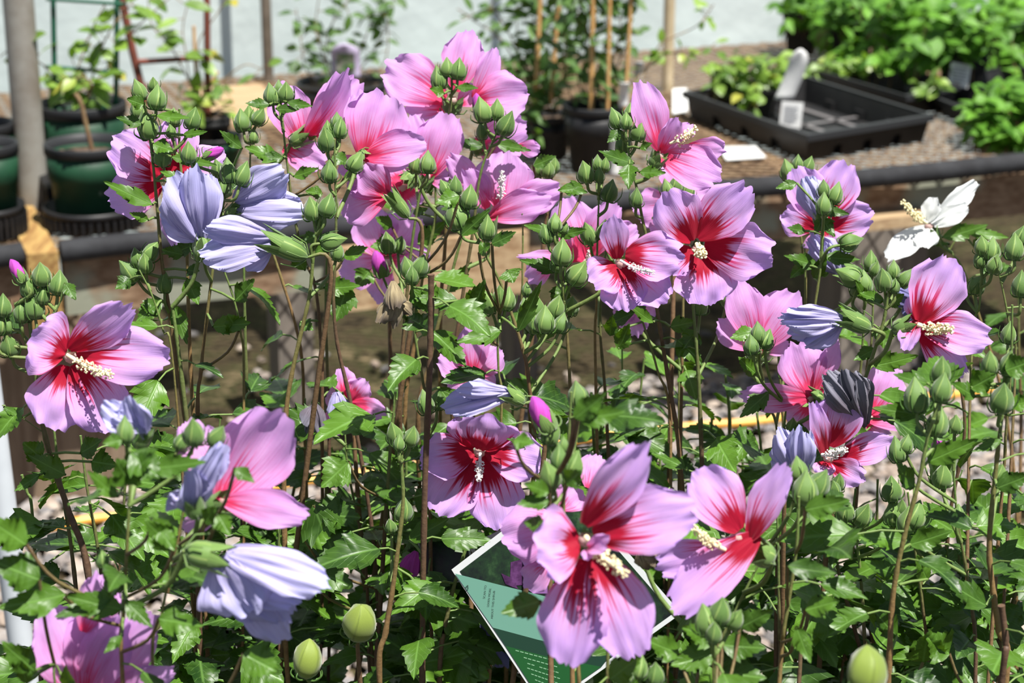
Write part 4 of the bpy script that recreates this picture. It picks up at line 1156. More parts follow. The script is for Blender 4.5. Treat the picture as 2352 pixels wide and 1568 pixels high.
for b in ((318, 205, 54, -14), (352, 193, 38, 5, .03), (360, 222, 60, 5), (338, 283, 74, -8), (314, 250, 44, -20, .04), (400, 268, 44, 0, .02), (444, 270, 54, 15), (392, 300, 34, -5), (372, 352, 62, 0), (434, 348, 52, 0, -.02), (524, 390, 60, -5), (560, 397, 60, 20), (508, 428, 52, 0, .03), (500, 385, 46, -10, .03), (295, 620, 64, -38), (313, 590, 48, -10), (333, 602, 52, 0, -.01), (350, 575, 54, 35), (378, 645, 54, 0), (462, 560, 60, -8, -.02)): s.bud(*b)
s.bud(492, 352, 52, 65, .0, 'pink')
for l in ((325, 285, 265, 272, 36), (330, 240, 290, 228, 40), (360, 265, 440, 275, 34), (352, 330, 400, 350, 44), (350, 470, 235, 420, 48), (340, 505, 295, 490, 26), (430, 420, 365, 395, 40), (420, 310, 480, 305, 28), (395, 360, 500, 385, 36), (420, 585, 370, 575, 40), (430, 620, 460, 625, 40), (300, 640, 266, 665, 44), (555, 340, 500, 300, 34), (370, 690, 315, 740, 60), (430, 640, 455, 700, 50), (540, 690, 590, 640, 56), (548, 760, 520, 720, 60), (400, 700, 430, 790, 44), (360, 720, 320, 700, 30), (490, 750, 580, 745, 50)): s.leaf(*l)
s.finish()

# ---------- 4: back, centre-left
s = SH('tall rose of sharon with two rounded pink petals standing up before the wide black pot', 1.64, 720)
s.stem([(576, 285), (576, 330), (575, 400), (590, 480), (640, 620), (690, 800), (700, 1000)], 8, .06, .4, .8)
s.stem([(645, 235), (650, 290), (660, 380), (675, 490), (697, 590), (722, 650), (735, 760), (740, 950)], 9, 0, .45, .3)
s.stem([(768, 320), (770, 400), (772, 500), (770, 600), (766, 690), (775, 790), (800, 900), (820, 1000), (845, 1150), (862, 1300), (870, 1568)], 10, -.06, .6, .05)
s.stem([(738, 490), (722, 570), (712, 670), (695, 750), (672, 850), (657, 950), (652, 1100), (655, 1300), (662, 1568)], 13, -.12, .6, .8)
s.stem([(752, 560), (748, 700), (752, 850), (756, 1000)], 9, .03, .5, 0)
s.flower((700, 315), [(692, 330, 640, 192, 96, 1, 8), (650, 340, 748, 378, 74, -1, -10), (702, 312, 795, 165, 70, -1.5, 28, .3), (722, 310, 825, 182, 100, 1, -14)], 1.70, .26, None, 'petal_back', (668, 330, 712, 305, 40), back=True)
s.flower((840, 360), [(840, 368, 885, 212, 145, 1.2, 10), (832, 360, 980, 332, 80, -1.2, -16, .1), (835, 355, 826, 208, 80, 2, 12), (845, 372, 938, 378, 34, -1.5, 20), (830, 365, 780, 400, 60, 1, 8)], 1.63, .30, None, 'petal_back', (822, 350, 838, 366, 34), 'largest upright two petalled bloom', back=True)
s.flower((886, 446), [(888, 448, 783, 486, 96, 1, 10), (890, 445, 832, 385, 80, -.5, -12), (885, 452, 800, 410, 70, 1.5, 14)], 1.62, .3, None, 'petal_back', (938, 500, 892, 440, 34), back=True)
for b in ((622, 215, 54, -10), (640, 200, 36, 0, .03), (656, 210, 52, 5), (555, 275, 54, -10, .05), (571, 262, 46, 0, .06), (597, 266, 46, 25, .05), (582, 310, 36, 0, .05), (747, 318, 62, -6, -.06), (753, 296, 42, 0, -.04), (782, 292, 50, 5, -.05), (774, 276, 40, 0, -.04), (757, 392, 54, 0, -.06), (715, 478, 58, -8, -.12), (753, 470, 58, 14, -.12), (735, 505, 34, 0, -.11), (768, 553, 62, 78, -.12), (776, 575, 48, 10, -.10), (818, 370, 52, 30, -.05)): s.bud(*b)
for l in ((618, 240, 562, 240, 34), (660, 235, 720, 248, 30), (635, 250, 690, 255, 26), (640, 365, 560, 340, 50), (650, 362, 590, 365, 34), (675, 405, 735, 388, 34), (765, 355, 800, 380, 44), (790, 410, 850, 385, 40), (740, 445, 700, 440, 36), (700, 590, 640, 560, 40), (720, 580, 790, 550, 44), (728, 540, 690, 560, 40), (745, 660, 830, 660, 50), (700, 620, 660, 560, 40), (790, 590, 850, 570, 44), (800, 655, 770, 740, 80), (690, 740, 720, 760, 40)): s.leaf(*l)
s.finish()

# ---------- 5: back, centre, tallest
s = SH('tallest rose of sharon, topped by pink petals against the white wall', 1.76, 985)
s.stem([(1036, 165), (1038, 200), (1034, 260), (1036, 320), (1030, 450), (1020, 600), (1010, 800)], 10, 0, .25, .8)
s.stem([(1148, 285), (1130, 330), (1112, 370), (1098, 430), (1085, 540), (1060, 700), (1040, 900)], 10, -.05, .4, .2)
s.stem([(985, 395), (968, 430), (955, 500), (945, 570), (938, 640), (925, 800), (920, 1000)], 10, -.12, .5, .3)
s.stem([(1000, 430), (1000, 500), (988, 560), (970, 640), (950, 800), (930, 1000)], 11, -.02, .4, 1)
s.stem([(1062, 540), (1045, 600), (1028, 670), (1010, 730), (985, 840), (960, 1000)], 12, -.06, .4, .5)
s.flower((1038, 225), [(1022, 230, 885, 150, 122, 1.5, 8), (1046, 210, 1078, 72, 92, 2, -8), (1088, 225, 1140, 112, 52, 1, 20), (1088, 232, 1212, 215, 115, 0, -10, .1), (1025, 250, 930, 245, 60, 0, 15), (1055, 240, 1100, 200, 60, 1, 0)], 1.78, .24, None, 'petal_back', (1036, 262, 1042, 228, 46), 'topmost bloom seen from behind', back=True)
s.flower((985, 400), [(985, 405, 948, 262, 70, 1.5, 10), (985, 405, 1032, 258, 104, 1, -8), (990, 400, 905, 330, 70, 2, 8), (985, 410, 1030, 400, 60, 0, 0)], 1.74, .26, None, 'petal_back', (965, 440, 982, 405, 34), back=True)
s.flower((1130, 330), [(1088, 335, 1212, 295, 105, 2, 8), (1100, 340, 1192, 378, 76, 1, -8), (1190, 335, 1240, 345, 40, 0, 10), (1110, 350, 1160, 385, 60, 1, 0)], 1.80, .22, None, 'petal_back', (1085, 345, 1112, 338, 34), back=True)
s.flower((1140, 475), [(1150, 478, 1162, 350, 128, 1.5, 4, .2), (1126, 498, 1262, 458, 74, -2.5, -14, .1), (1160, 475, 1290, 432, 76, -.5, 8), (1120, 478, 1070, 388, 62, -1, 14, .15), (1112, 440, 1028, 358, 60, 1, -10)], 1.72, .20, (1150, 470, 1152, 400, 26, -.5), 'petal_back', (1120, 555, 1122, 495, 44), 'open cup shaped bloom with upright stamens', back=True)
s.flower((925, 425), [(922, 425, 888, 388, 50, 1, 0), (925, 430, 958, 475, 62, 1, 10), (925, 425, 900, 450, 50, 1, 10)], 1.70, .5, None, 'petal_back', (955, 400, 930, 420, 40), back=True)
s.flower((888, 595), [(880, 590, 845, 485, 105, 1, 8), (892, 588, 955, 490, 105, 1, -6), (898, 598, 988, 582, 84, 1, 8), (878, 602, 782, 632, 86, 1, -8), (888, 608, 872, 698, 66, 1, 8)], 1.82, .16, None, 'petal_back', None, 'large pink bloom behind the bird shaped dried flower', back=True)
for b in ((1006, 177, 56, -12), (1026, 153, 46, 0), (1053, 157, 52, 6), (1108, 250, 62, -12, -.05), (1142, 250, 50, 0, -.05), (1165, 282, 66, 22, -.06), (1106, 300, 42, -10, -.04), (955, 375, 46, 0, -.1), (983, 371, 54, 4, -.12), (870, 605, 64, -14, -.06, 'pink'), (1272, 378, 40, 8, .05), (1238, 383, 46, -8, .03), (1258, 386, 46, 5, .02), (890, 555, 54, -6, -.1), (918, 560, 46, 15, -.08)): s.bud(*b)
s.bud(1096, 235, 44, -6, -.03, 'pink')
for l in ((1020, 215, 985, 205, 30), (1050, 200, 1100, 205, 30), (1110, 335, 1035, 330, 34), (1140, 330, 1220, 350, 34), (975, 400, 990, 450, 40), (1000, 410, 1060, 410, 36), (935, 470, 860, 465, 50), (950, 490, 985, 480, 30), (1110, 390, 1130, 380, 30), (1225, 380, 1280, 360, 40), (960, 560, 1030, 510, 50), (900, 520, 860, 500, 40), (905, 560, 850, 570, 50), (850, 620, 820, 660, 60), (1030, 670, 1090, 600, 44)): s.leaf(*l)
s.finish()

# ---------- 6: centre middle
s = SH('rose of sharon with one dark centred bloom facing forward, above the plant tag', 1.48, 1010)
s.stem([(1072, 440), (1078, 500), (1108, 570), (1150, 650), (1178, 730), (1200, 800), (1215, 880), (1225, 1100)], 11, .06, .3, .5)
s.stem([(1118, 520), (1112, 560), (1104, 575)], 8, .06, .2, .5, False)
s.stem([(990, 630), (990, 720), (988, 800), (985, 900), (975, 1150), (970, 1568)], 15, -.03, .5, 0, wtop=.95)
s.stem([(925, 1010), (922, 1060), (926, 1150), (915, 1250), (902, 1350), (886, 1450), (872, 1568)], 14, -.06, .4, .7)
s.stem([(945, 640), (948, 720), (958, 800), (972, 880), (985, 1000)], 10, .02, .8, .3)
s.stem([(908, 900), (895, 1050), (882, 1250), (870, 1450), (866, 1568)], 12, .04, 1.2, .1)
s.stem([(1148, 720), (1143, 770), (1145, 850), (1150, 1000)], 9, .02, .7, .8)
s.stem([(1085, 1220), (1060, 1290), (1030, 1400), (1010, 1568)], 13, -.02, .6, .2)
s.stem([(700, 1140), (650, 1190), (640, 1300), (650, 1568)], 8, .06, 1.2, .2)
s.stem([(790, 940), (800, 1080), (840, 1300), (850, 1568)], 8, .08, 1.2, .2)
s.flower((1102, 1035), [(1102, 1032, 1115, 955, 158, -1, 4), (1088, 1036, 965, 1058, 105, -1.5, 8), (1116, 1032, 1248, 1062, 112, -1.5, -8), (1090, 1046, 1000, 1178, 125, -2, 8), (1112, 1044, 1155, 1215, 125, -2, -6)], 1.47, .42, (1103, 1040, 1100, 1098, 26, -2.2), cupd=.04, label='dark centred bloom facing forward')
s.flower((1165, 908), [(1172, 900, 1015, 935, 74, -.5, 14, -.2), (1168, 900, 1050, 895, 50, -1.2, -20, -.2), (1165, 905, 1040, 915, 70, .6, 8)], 1.44, .1, None, 'wilt', (1205, 925, 1158, 898, 38), 'closed faded lavender bloom lying sideways', 'faded_flower', back=True, kw=WK)
s.flower((1085, 862), [(1085, 860, 1085, 742, 76, .5, 8), (1078, 862, 1010, 815, 72, 0, 8), (1078, 868, 1035, 905, 64, -.5, 8), (1092, 862, 1150, 800, 70, .5, -8), (1090, 868, 1135, 900, 60, -.5, 8)], 1.56, .25, (1085, 865, 1092, 890, 24), anther='anther_y', mat='petal_back', back=False)
s.flower((805, 925), [(808, 925, 886, 950, 50, -.5, 8), (806, 918, 838, 872, 60, 0, 8), (798, 925, 750, 905, 60, 0, 8), (800, 932, 745, 1000, 56, -.5, 8), (798, 915, 785, 842, 50, .5, 8)], 1.62, .45, None, 'petal_back', None, back=True)
s.flower((775, 915), [(772, 900, 785, 975, 48, 0, 8, -.3), (775, 900, 770, 970, 40, -.5, -8, -.3)], 1.58, .1, None, 'wilt', None, None, 'faded_flower', back=True, kw=WK)
s.flower((720, 940), [(722, 930, 712, 1010, 44, 0, 8, -.5), (720, 925, 735, 1000, 40, -.5, 30, -.5), (722, 935, 700, 980, 40, -1, -20, -.5)], 1.55, .1, None, 'wilt_grey', None, 'dried dark grey bloom', 'dried_flower', back=True, kw=WK)
s.flower((905, 665), [(902, 645, 905, 712, 46, -1.3, 10, -.5), (906, 680, 868, 742, 44, -1, 30, -.4), (912, 672, 905, 752, 40, -.5, -20, -.5), (915, 690, 945, 722, 30, 0, 20, -.3)], 1.44, .1, None, 'wilt_brown', None, 'dried brown bloom folded like a bird', 'dried_flower', back=True, kw=WK)
s.flower((1085, 1420), [(1080, 1415, 1165, 1530, 85, -1, 14, -.2), (1095, 1420, 1110, 1520, 70, 0, -10, -.2), (1080, 1430, 1060, 1480, 50, 0, 8)], 1.50, .1, None, 'wilt_dark', None, 'dark blue violet faded bloom hanging beside the plant tag', 'faded_flower', back=True, kw=WK)
s.flower((950, 1270), [(955, 1265, 925, 1345, 40, -1, 30, -.2), (950, 1270, 950, 1330, 34, 0, -10)], 1.5, .1, None, 'magenta', None, 'dark magenta closed bloom', 'faded_flower', back=True, kw=WK)
for b in ((1046, 424, 46, 0, .06), (1021, 430, 42, -28, .06), (1079, 450, 58, 6, .06), (1046, 492, 72, -20, .06), (1119, 520, 60, 0, .05), (1118, 690, 66, -20, .02), (1147, 676, 50, 0, .02), (1166, 684, 56, 12, .02), (935, 612, 56, -12, 0), (966, 608, 56, 18, 0), (946, 630, 46, 0, -.02), (962, 680, 54, 16, 0), (905, 993, 62, -10, -.06), (946, 1000, 56, 12, -.06), (917, 1015, 40, 0, -.07), (976, 922, 60, -14, 0), (1006, 915, 52, 6, .02), (927, 1168, 62, 6, -.04), (897, 1206, 40, -8, -.02), (1205, 702, 40, -6, .08), (1230, 706, 66, 0, .08), (1252, 732, 66, 0, .05), (1278, 703, 60, 14, .08), (1312, 700, 50, 6, .1), (1225, 740, 56, -14, .07), (1290, 740, 50, 16, .07), (1210, 662, 34, 0, .1)): s.bud(*b)
s.bud(826, 1428, 104, 4, -.14, 'seed'); s.bud(708, 1512, 96, 8, -.15, 'seed')
for l in ((945, 660, 985, 720, 44), (1055, 450, 1000, 470, 50), (1060, 540, 1130, 480, 40), (1100, 580, 1130, 560, 40), (1130, 560, 1190, 535, 44), (1165, 620, 1180, 650, 60), (1080, 720, 1120, 640, 60), (1000, 650, 970, 700, 44), (1050, 690, 950, 690, 60), (1150, 760, 1050, 790, 60), (1190, 760, 1250, 640, 40), (1010, 890, 1060, 960, 60), (1240, 1022, 1160, 1010, 34), (905, 1300, 940, 1370, 60), (960, 1360, 890, 1330, 50), (980, 1390, 1100, 1440, 120), (1020, 1500, 1120, 1560, 130), (930, 1530, 1090, 1500, 110), (560, 1500, 650, 1568, 130), (700, 1240, 780, 1200, 90), (740, 1180, 830, 1190, 90), (700, 1300, 810, 1350, 110), (800, 1060, 740, 1120, 90), (720, 1160, 780, 1300, 110), (940, 1240, 1040, 1190, 60)): s.leaf(*l)
s.finish(); S6 = s

# ---------- 7: centre right
s = SH('rose of sharon with two crimson throated blooms side by side before the seed tray', 1.60, 1480)
s.stem([(1438, 315), (1448, 370), (1462, 430), (1475, 500), (1487, 560), (1500, 650), (1520, 780), (1540, 900), (1560, 1040), (1570, 1300)], 11, 0, .35, .4)
s.stem([(1376, 410), (1375, 470), (1372, 560), (1370, 700), (1368, 850)], 8, .03, .5, .9)
s.stem([(1278, 530), (1285, 600), (1295, 680), (1302, 760), (1310, 900), (1315, 1050)], 10, -.03, .7, .5)
s.stem([(1395, 545), (1385, 640), (1378, 750), (1390, 900), (1400, 1100)], 9, .04, .7, .3)
s.stem([(1200, 490), (1201, 560), (1200, 640), (1205, 800)], 7, .1, .5, .9)
s.stem([(1590, 680), (1600, 800), (1606, 900), (1612, 1060), (1618, 1300)], 13, -.02, .9, 0)
s.stem([(1545, 440), (1555, 520), (1570, 620)], 8, .08, .5, .5)
s.stem([(1440, 640), (1470, 720), (1510, 850), (1540, 1000)], 8, .0, .8, .9)
s.flower((1517, 352), [(1516, 345, 1472, 190, 82, .5, 10), (1518, 348, 1555, 272, 52, -1, 24, .2), (1515, 356, 1655, 408, 100, -1.2, -14, .1), (1580, 335, 1668, 342, 52, 1, 10), (1560, 320, 1590, 285, 40, 1, 0)], 1.60, .26, (1538, 328, 1592, 298, 34, -.5), 'petal_back', (1500, 385, 1518, 352, 38), 'sideways bloom with fluffy cream stamens', back=True, anther='anther_y')
s.flower((1558, 452), [(1560, 445, 1532, 372, 60, 1, 8), (1560, 452, 1628, 432, 66, 1, -8), (1545, 470, 1455, 480, 86, 1, 8), (1540, 480, 1490, 530, 60, 1, 8)], 1.72, .2, None, 'petal_back', None, back=True)
s.flower((1345, 595), [(1345, 600, 1298, 455, 108, 1, 8), (1352, 592, 1412, 462, 80, 0, -12), (1330, 598, 1188, 590, 30, -.5, 20), (1270, 600, 1210, 642, 60, 1, 8), (1400, 560, 1462, 520, 60, 1, 8)], 1.68, .36, (1350, 600, 1352, 578, 14, -1), 'petal_back', (1375, 625, 1348, 598, 34), back=True)
s.flower((1427, 600), [(1418, 594, 1405, 496, 64, -1, 10), (1436, 586, 1568, 592, 112, -2, -8), (1418, 612, 1360, 650, 96, -1.5, 8), (1425, 615, 1440, 712, 105, -1.8, 6), (1438, 610, 1532, 692, 100, -2, -8)], 1.53, .36, (1425, 598, 1497, 624, 22, -3), label='bloom with long white stamens')
s.flower((1604, 568), [(1592, 552, 1528, 440, 112, -1.2, 6), (1602, 546, 1722, 430, 112, -1.5, -8), (1618, 560, 1775, 585, 132, -2, 8), (1612, 585, 1625, 700, 140, -1.8, -6), (1590, 572, 1530, 620, 80, -.5, 8)], 1.58, .40, (1600, 560, 1614, 584, 36, -3), anther='anther_y', label='broadest open bloom of the pair')
s.flower((1450, 690), [(1448, 685, 1462, 772, 66, 0, 8), (1460, 690, 1490, 740, 60, .5, 8), (1440, 690, 1430, 740, 50, 0, 8)], 1.66, .1, None, 'petal_back', None, back=True)
for b in ((1412, 270, 52, -20), (1438, 276, 40, 0, -.01), (1448, 256, 42, 0, .02), (1468, 297, 54, 10), (1430, 325, 50, -10, .02), (1344, 393, 56, -12, .02), (1372, 373, 40, 0, .05), (1390, 376, 36, 8, .05), (1376, 400, 38, 0, .02), (1402, 437, 54, 14, .03), (1462, 452, 48, 0, -.01), (1532, 432, 48, -14, .04), (1553, 422, 46, 0, .05), (1582, 433, 50, 10, .05), (1275, 510, 46, 0, -.03), (1254, 535, 46, -14, -.03), (1292, 577, 66, 4, -.04), (1278, 602, 46, 0, -.02), (1296, 520, 34, 10, -.02), (1350, 534, 60, -14, 0), (1388, 526, 48, 8, 0), (1330, 625, 66, 28, -.03), (1680, 680, 60, 25, .02), (1610, 700, 46, 5, .0)): s.bud(*b)
for l in ((1455, 375, 1370, 350, 44), (1470, 340, 1500, 330, 24), (1470, 395, 1530, 400, 36), (1425, 300, 1395, 330, 30), (1290, 430, 1350, 445, 40), (1340, 430, 1280, 440, 36), (1280, 540, 1350, 530, 34), (1275, 535, 1200, 520, 34), (1285, 620, 1190, 600, 44), (1300, 650, 1270, 720, 50), (1380, 620, 1440, 610, 40), (1300, 740, 1260, 690, 40), (1400, 770, 1410, 720, 40), (1500, 740, 1440, 700, 30), (1540, 750, 1600, 740, 44), (1600, 760, 1570, 800, 60), (1420, 800, 1450, 740, 50), (1240, 780, 1300, 700, 50)): s.leaf(*l)
s.finish()

# ---------- 8: right back
s = SH('slim rose of sharon whose pink bloom cups a folded pale blue one', 1.66, 1830)
s.stem([(1890, 490), (1886, 600), (1872, 700), (1850, 850), (1835, 1000), (1820, 1300)], 9, -.02, .3, .7)
s.stem([(1848, 560), (1850, 700), (1848, 850), (1840, 1000)], 7, .04, .5, .9)
s.stem([(1822, 400), (1835, 500), (1845, 600), (1850, 700)], 8, .08, .2, .8)
s.stem([(1782, 720), (1790, 850), (1800, 1000), (1805, 1250)], 8, .05, .9, .3)
s.flower((1882, 518), [(1880, 508, 1830, 382, 90, .5, 8), (1890, 502, 1945, 372, 105, .5, -8), (1896, 520, 2005, 488, 84, -.5, 8), (1875, 522, 1795, 490, 78, -.5, -8), (1886, 526, 1895, 575, 90, -1, 8)], 1.70, .38, (1880, 520, 1892, 512, 18, -2))
s.flower((1880, 500), [(1885, 510, 1845, 405, 55, -1, 10, -.3), (1885, 505, 1862, 400, 46, 0, -10, -.3)], 1.67, .1, None, 'wilt', (1890, 520, 1882, 480, 30), 'pale blue folded bloom', 'faded_flower', back=True, kw=WK)
s.flower((1895, 620), [(1925, 625, 1860, 540, 70, 0, 10, -.2), (1930, 630, 1900, 560, 70, -.5, -10, -.2), (1920, 625, 1880, 560, 60, .5, 8)], 1.68, .1, None, 'wilt', (1985, 640, 1930, 615, 40), 'lavender faded bloom below the pink one', 'faded_flower', back=True, kw=WK)
for b in ((1810, 389, 54, -16, .08), (1833, 373, 40, 0, .08), (1858, 377, 42, 16, .08), (1892, 466, 54, -2, -.04), (1921, 442, 54, 18, -.02), (1892, 432, 44, -4, -.02), (1957, 555, 60, 78, -.02)): s.bud(*b)
for l in ((1885, 480, 1950, 495, 34), (1888, 500, 1915, 545, 40), (1830, 420, 1780, 435, 30), (1880, 610, 1795, 590, 44), (1895, 590, 1975, 600, 44), (1850, 530, 1805, 525, 30), (1870, 640, 1900, 580, 40), (1845, 610, 1815, 640, 34), (1890, 500, 1870, 540, 30)): s.leaf(*l)
s.finish()

# ---------- 9: right mid
s = SH('rose of sharon carrying a grey shrivelled bloom between pink ones, before the bench leg', 1.56, 1900)
s.stem([(2042, 665), (2030, 735), (2010, 800), (1992, 855), (1970, 920), (1940, 1060), (1900, 1250), (1880, 1568)], 13, -.03, .5, .4)
s.stem([(1985, 670), (1983, 760), (1975, 860), (1950, 1000), (1900, 1200)], 9, .02, .5, .3)
s.stem([(2000, 620), (2005, 700), (2000, 800), (1985, 900)], 8, .06, .5, .6)
s.stem([(1740, 810), (1752, 870), (1765, 930), (1790, 1060)], 9, .02, .5, .3)
s.stem([(1806, 930), (1800, 990), (1790, 1100), (1785, 1300)], 10, .0, .7, .3)
s.stem([(2090, 640), (2150, 700), (2200, 860), (2215, 1000), (2180, 1200), (2150, 1568)], 9, .1, .7, .2)
s.flower((1745, 800), [(1735, 790, 1692, 645, 88, 1, 8), (1742, 800, 1828, 668, 104, 1, -8), (1730, 800, 1650, 738, 70, .5, 8), (1748, 802, 1812, 788, 44, 0, 8)], 1.60, .22, None, 'petal_back', (1735, 830, 1745, 795, 50), back=True)
s.flower((1862, 910), [(1865, 908, 1825, 788, 108, 1, 6), (1860, 914, 1700, 908, 66, -1, -14), (1872, 900, 1922, 780, 46, .5, 20), (1860, 930, 1818, 985, 66, 1.5, 0), (1875, 905, 1905, 840, 70, 1.5, 0)], 1.56, .3, None, 'petal_back', (1890, 918, 1855, 912, 44), back=True)
s.flower((1998, 955), [(2000, 950, 2052, 838, 100, 1.5, 8), (1992, 962, 2082, 925, 104, 1, -8), (1990, 970, 2040, 1000, 60, 1, 0)], 1.63, .24, None, 'petal_back', None, back=True)
s.flower((1930, 900), [(1985, 975, 1895, 850, 70, -.5, 14, -.3), (1990, 975, 1940, 848, 80, -1, -10, -.3), (1988, 980, 1975, 870, 46, -1.2, 25, -.3), (1980, 960, 1900, 900, 50, 0, 8)], 1.50, .1, None, 'wilt_grey', None, 'grey shrivelled bloom', 'dried_flower', back=True, kw=WK)
s.flower((1906, 1048), [(1905, 1025, 1940, 902, 108, -.5, 6, .12), (1895, 1048, 1868, 925, 46, -1, 20, .1), (1922, 1056, 2055, 1012, 72, -1, -10, .15), (1908, 1062, 1985, 1102, 64, -2, 8, .1), (1895, 1058, 1890, 1090, 50, -1.5, 0)], 1.50, .42, (1888, 1044, 1938, 1034, 30, -2), label='deep magenta funnel bloom')
s.flower((1928, 735), [(1935, 735, 1790, 735, 70, -.5, 14, -.2), (1930, 745, 1850, 795, 66, 0, -14, -.2), (1935, 730, 1800, 715, 46, -1, -20, -.2), (1930, 742, 1810, 765, 70, .4, 8, -.2)], 1.52, .1, None, 'wilt', (2000, 755, 1925, 722, 46), 'faded blue lavender bloom pointing sideways', 'faded_flower', back=True, kw=WK)
s.flower((1815, 1090), [(1830, 1100, 1790, 985, 70, 0, 10, -.2), (1835, 1100, 1835, 980, 66, -1, -14, -.2), (1838, 1105, 1862, 990, 40, -1, 20), (1830, 1100, 1775, 1040, 50, .5, 8)], 1.42, .1, None, 'wilt', None, 'pale lavender folded bloom', 'faded_flower', back=True, kw=WK)
s.flower((2110, 740), [(2112, 738, 2185, 592, 128, .5, 8, .1), (2110, 745, 2275, 780, 96, -1.5, -10), (2108, 735, 2078, 805, 46, -1.5, 24, .2), (2115, 765, 2215, 862, 78, -.5, 8), (2105, 735, 2090, 680, 40, 1, 0)], 1.48, .32, (2108, 745, 2178, 756, 42, -1.5), anther='anther_y', sepal=(2050, 760, 2100, 740, 44), label='side on bloom with thick cream stamens')
s.flower((2085, 690), [(2110, 700, 2055, 670, 50, 0, 10, -.3), (2108, 705, 2075, 725, 44, 0, -10, -.3)], 1.60, .1, None, 'wilt_dark', None, 'blue violet faded bloom', 'faded_flower', back=True, kw=WK)
for b in ((1742, 762, 52, -4, -.03), (1762, 778, 50, 18, -.03), (1726, 790, 48, -8, -.04), (2000, 598, 50, 0, .05), (1986, 646, 56, -4, .02), (2029, 640, 60, -12, -.03), (2052, 618, 46, 0, -.02), (2082, 636, 50, 32, -.02), (2010, 615, 40, 10, .04), (1970, 660, 44, 10, .03), (1945, 632, 62, -62, .02), (2055, 655, 36, 0, -.03), (1820, 975, 40, 0, 0), (1985, 640, 44, 0, .06), (1800, 855, 30, 0, .05)): s.bud(*b)
for l in ((2030, 690, 1970, 675, 40), (2040, 700, 2080, 675, 40), (2005, 840, 2110, 820, 50), (2030, 750, 2030, 800, 60), (1900, 905, 1945, 880, 40), (1975, 730, 1920, 700, 30), (1735, 760, 1675, 780, 44), (1740, 860, 1690, 820, 44), (1765, 900, 1700, 960, 50), (1860, 995, 1800, 1000, 50), (1990, 690, 1960, 640, 30), (2010, 800, 1960, 830, 40), (1950, 990, 2000, 1000, 40)): s.leaf(*l)
s.finish()

# ---------- 10: right front
s = SH('rose of sharon full of plump green buds near the lens, with no open flowers', 1.30, 2150)
s.stem([(2165, 900), (2132, 1000), (2112, 1100), (2085, 1200), (2062, 1300), (2048, 1400), (2040, 1568)], 14, -.03, .45, .9)
s.stem([(2318, 860), (2302, 950), (2285, 1100), (2272, 1250), (2280, 1350), (2295, 1450), (2310, 1568)], 15, 0, .45, .9)
s.stem([(2325, 700), (2322, 850), (2310, 1000), (2300, 1150)], 9, .12, .5, .5)
s.stem([(2190, 1080), (2200, 1200), (2225, 1350), (2240, 1568)], 10, .08, .9, .1)
s.stem([(2085, 1130), (2100, 1250), (2120, 1400), (2130, 1568)], 9, .15, 1.1, .3)
s.stem([(1960, 1200), (1975, 1300), (1985, 1450), (1990, 1568)], 11, .15, 1.1, .1)
s.stem([(2300, 1390), (2310, 1480), (2300, 1568)], 15, -.06, .3, .0, wtop=1)
s.stem([(2255, 600), (2250, 700), (2230, 850)], 8, .25, .8, .4)
s.stem([(2285, 590), (2300, 650), (2320, 760), (2330, 900)], 8, .22, .8, .4)
s.flower((2165, 1060), [(2165, 1055, 2150, 1010, 40, 0, 8, -.3), (2165, 1055, 2185, 1020, 40, 0, -8, -.3)], 1.42, .1, None, 'magenta', (2165, 1110, 2166, 1045, 60), 'closed purple bloom', 'faded_flower', back=True, kw=WK)
for b in ((2105, 905, 84, -4, -.02), (2162, 848, 70, 0, -.04), (2165, 888, 72, 6, -.05), (2155, 965, 76, 8, -.02), (2318, 832, 64, 6, .0), (2274, 832, 62, -6, 0), (2302, 912, 80, 0, -.02), (2195, 972, 48, 0, .08), (2060, 1030, 62, -12, .08), (2082, 1018, 46, 8, .08), (2048, 1120, 64, -6, .1), (2085, 1192, 66, 0, .08), (2050, 1175, 64, -6, .1), (2105, 1180, 70, 16, .08), (2070, 1165, 50, 0, .1), (1942, 1170, 60, -4, .14), (1984, 1180, 66, 14, .14), (2298, 1085, 46, 5, .03), (2255, 562, 48, -8, .25), (2278, 570, 56, 6, .25), (2250, 592, 46, -10, .25), (2285, 605, 50, 10, .24), (2330, 565, 64, 0, .22), (2345, 540, 50, 8, .24), (2250, 650, 54, 28, .26), (2236, 655, 40, -10, .26), (2345, 650, 64, 0, .2), (2318, 762, 54, 4, .15), (2200, 1175, 40, 0, .08), (1915, 1120, 46, -10, .15), (2165, 1090, 66, 0, .10), (1925, 1105, 50, 0, .16)): s.bud(*b)
for l in ((2130, 880, 2045, 862, 44), (2115, 950, 2000, 940, 50), (2130, 1060, 2250, 1010, 60), (2240, 910, 2180, 880, 50), (2230, 890, 2290, 860, 70), (2310, 850, 2370, 830, 70), (2320, 930, 2380, 920, 50), (2100, 1120, 2050, 1060, 60), (2080, 1240, 1960, 1235, 60), (2090, 1250, 2190, 1220, 60), (2265, 1390, 2160, 1330, 70), (2060, 1320, 1980, 1290, 50), (2130, 1330, 2100, 1270, 50), (2290, 1120, 2370, 1090, 60), (2300, 1010, 2230, 1040, 30), (2120, 1520, 2130, 1440, 110), (2060, 1460, 2000, 1400, 60), (2180, 1500, 2120, 1460, 90)): s.leaf(*l)
s.finish()

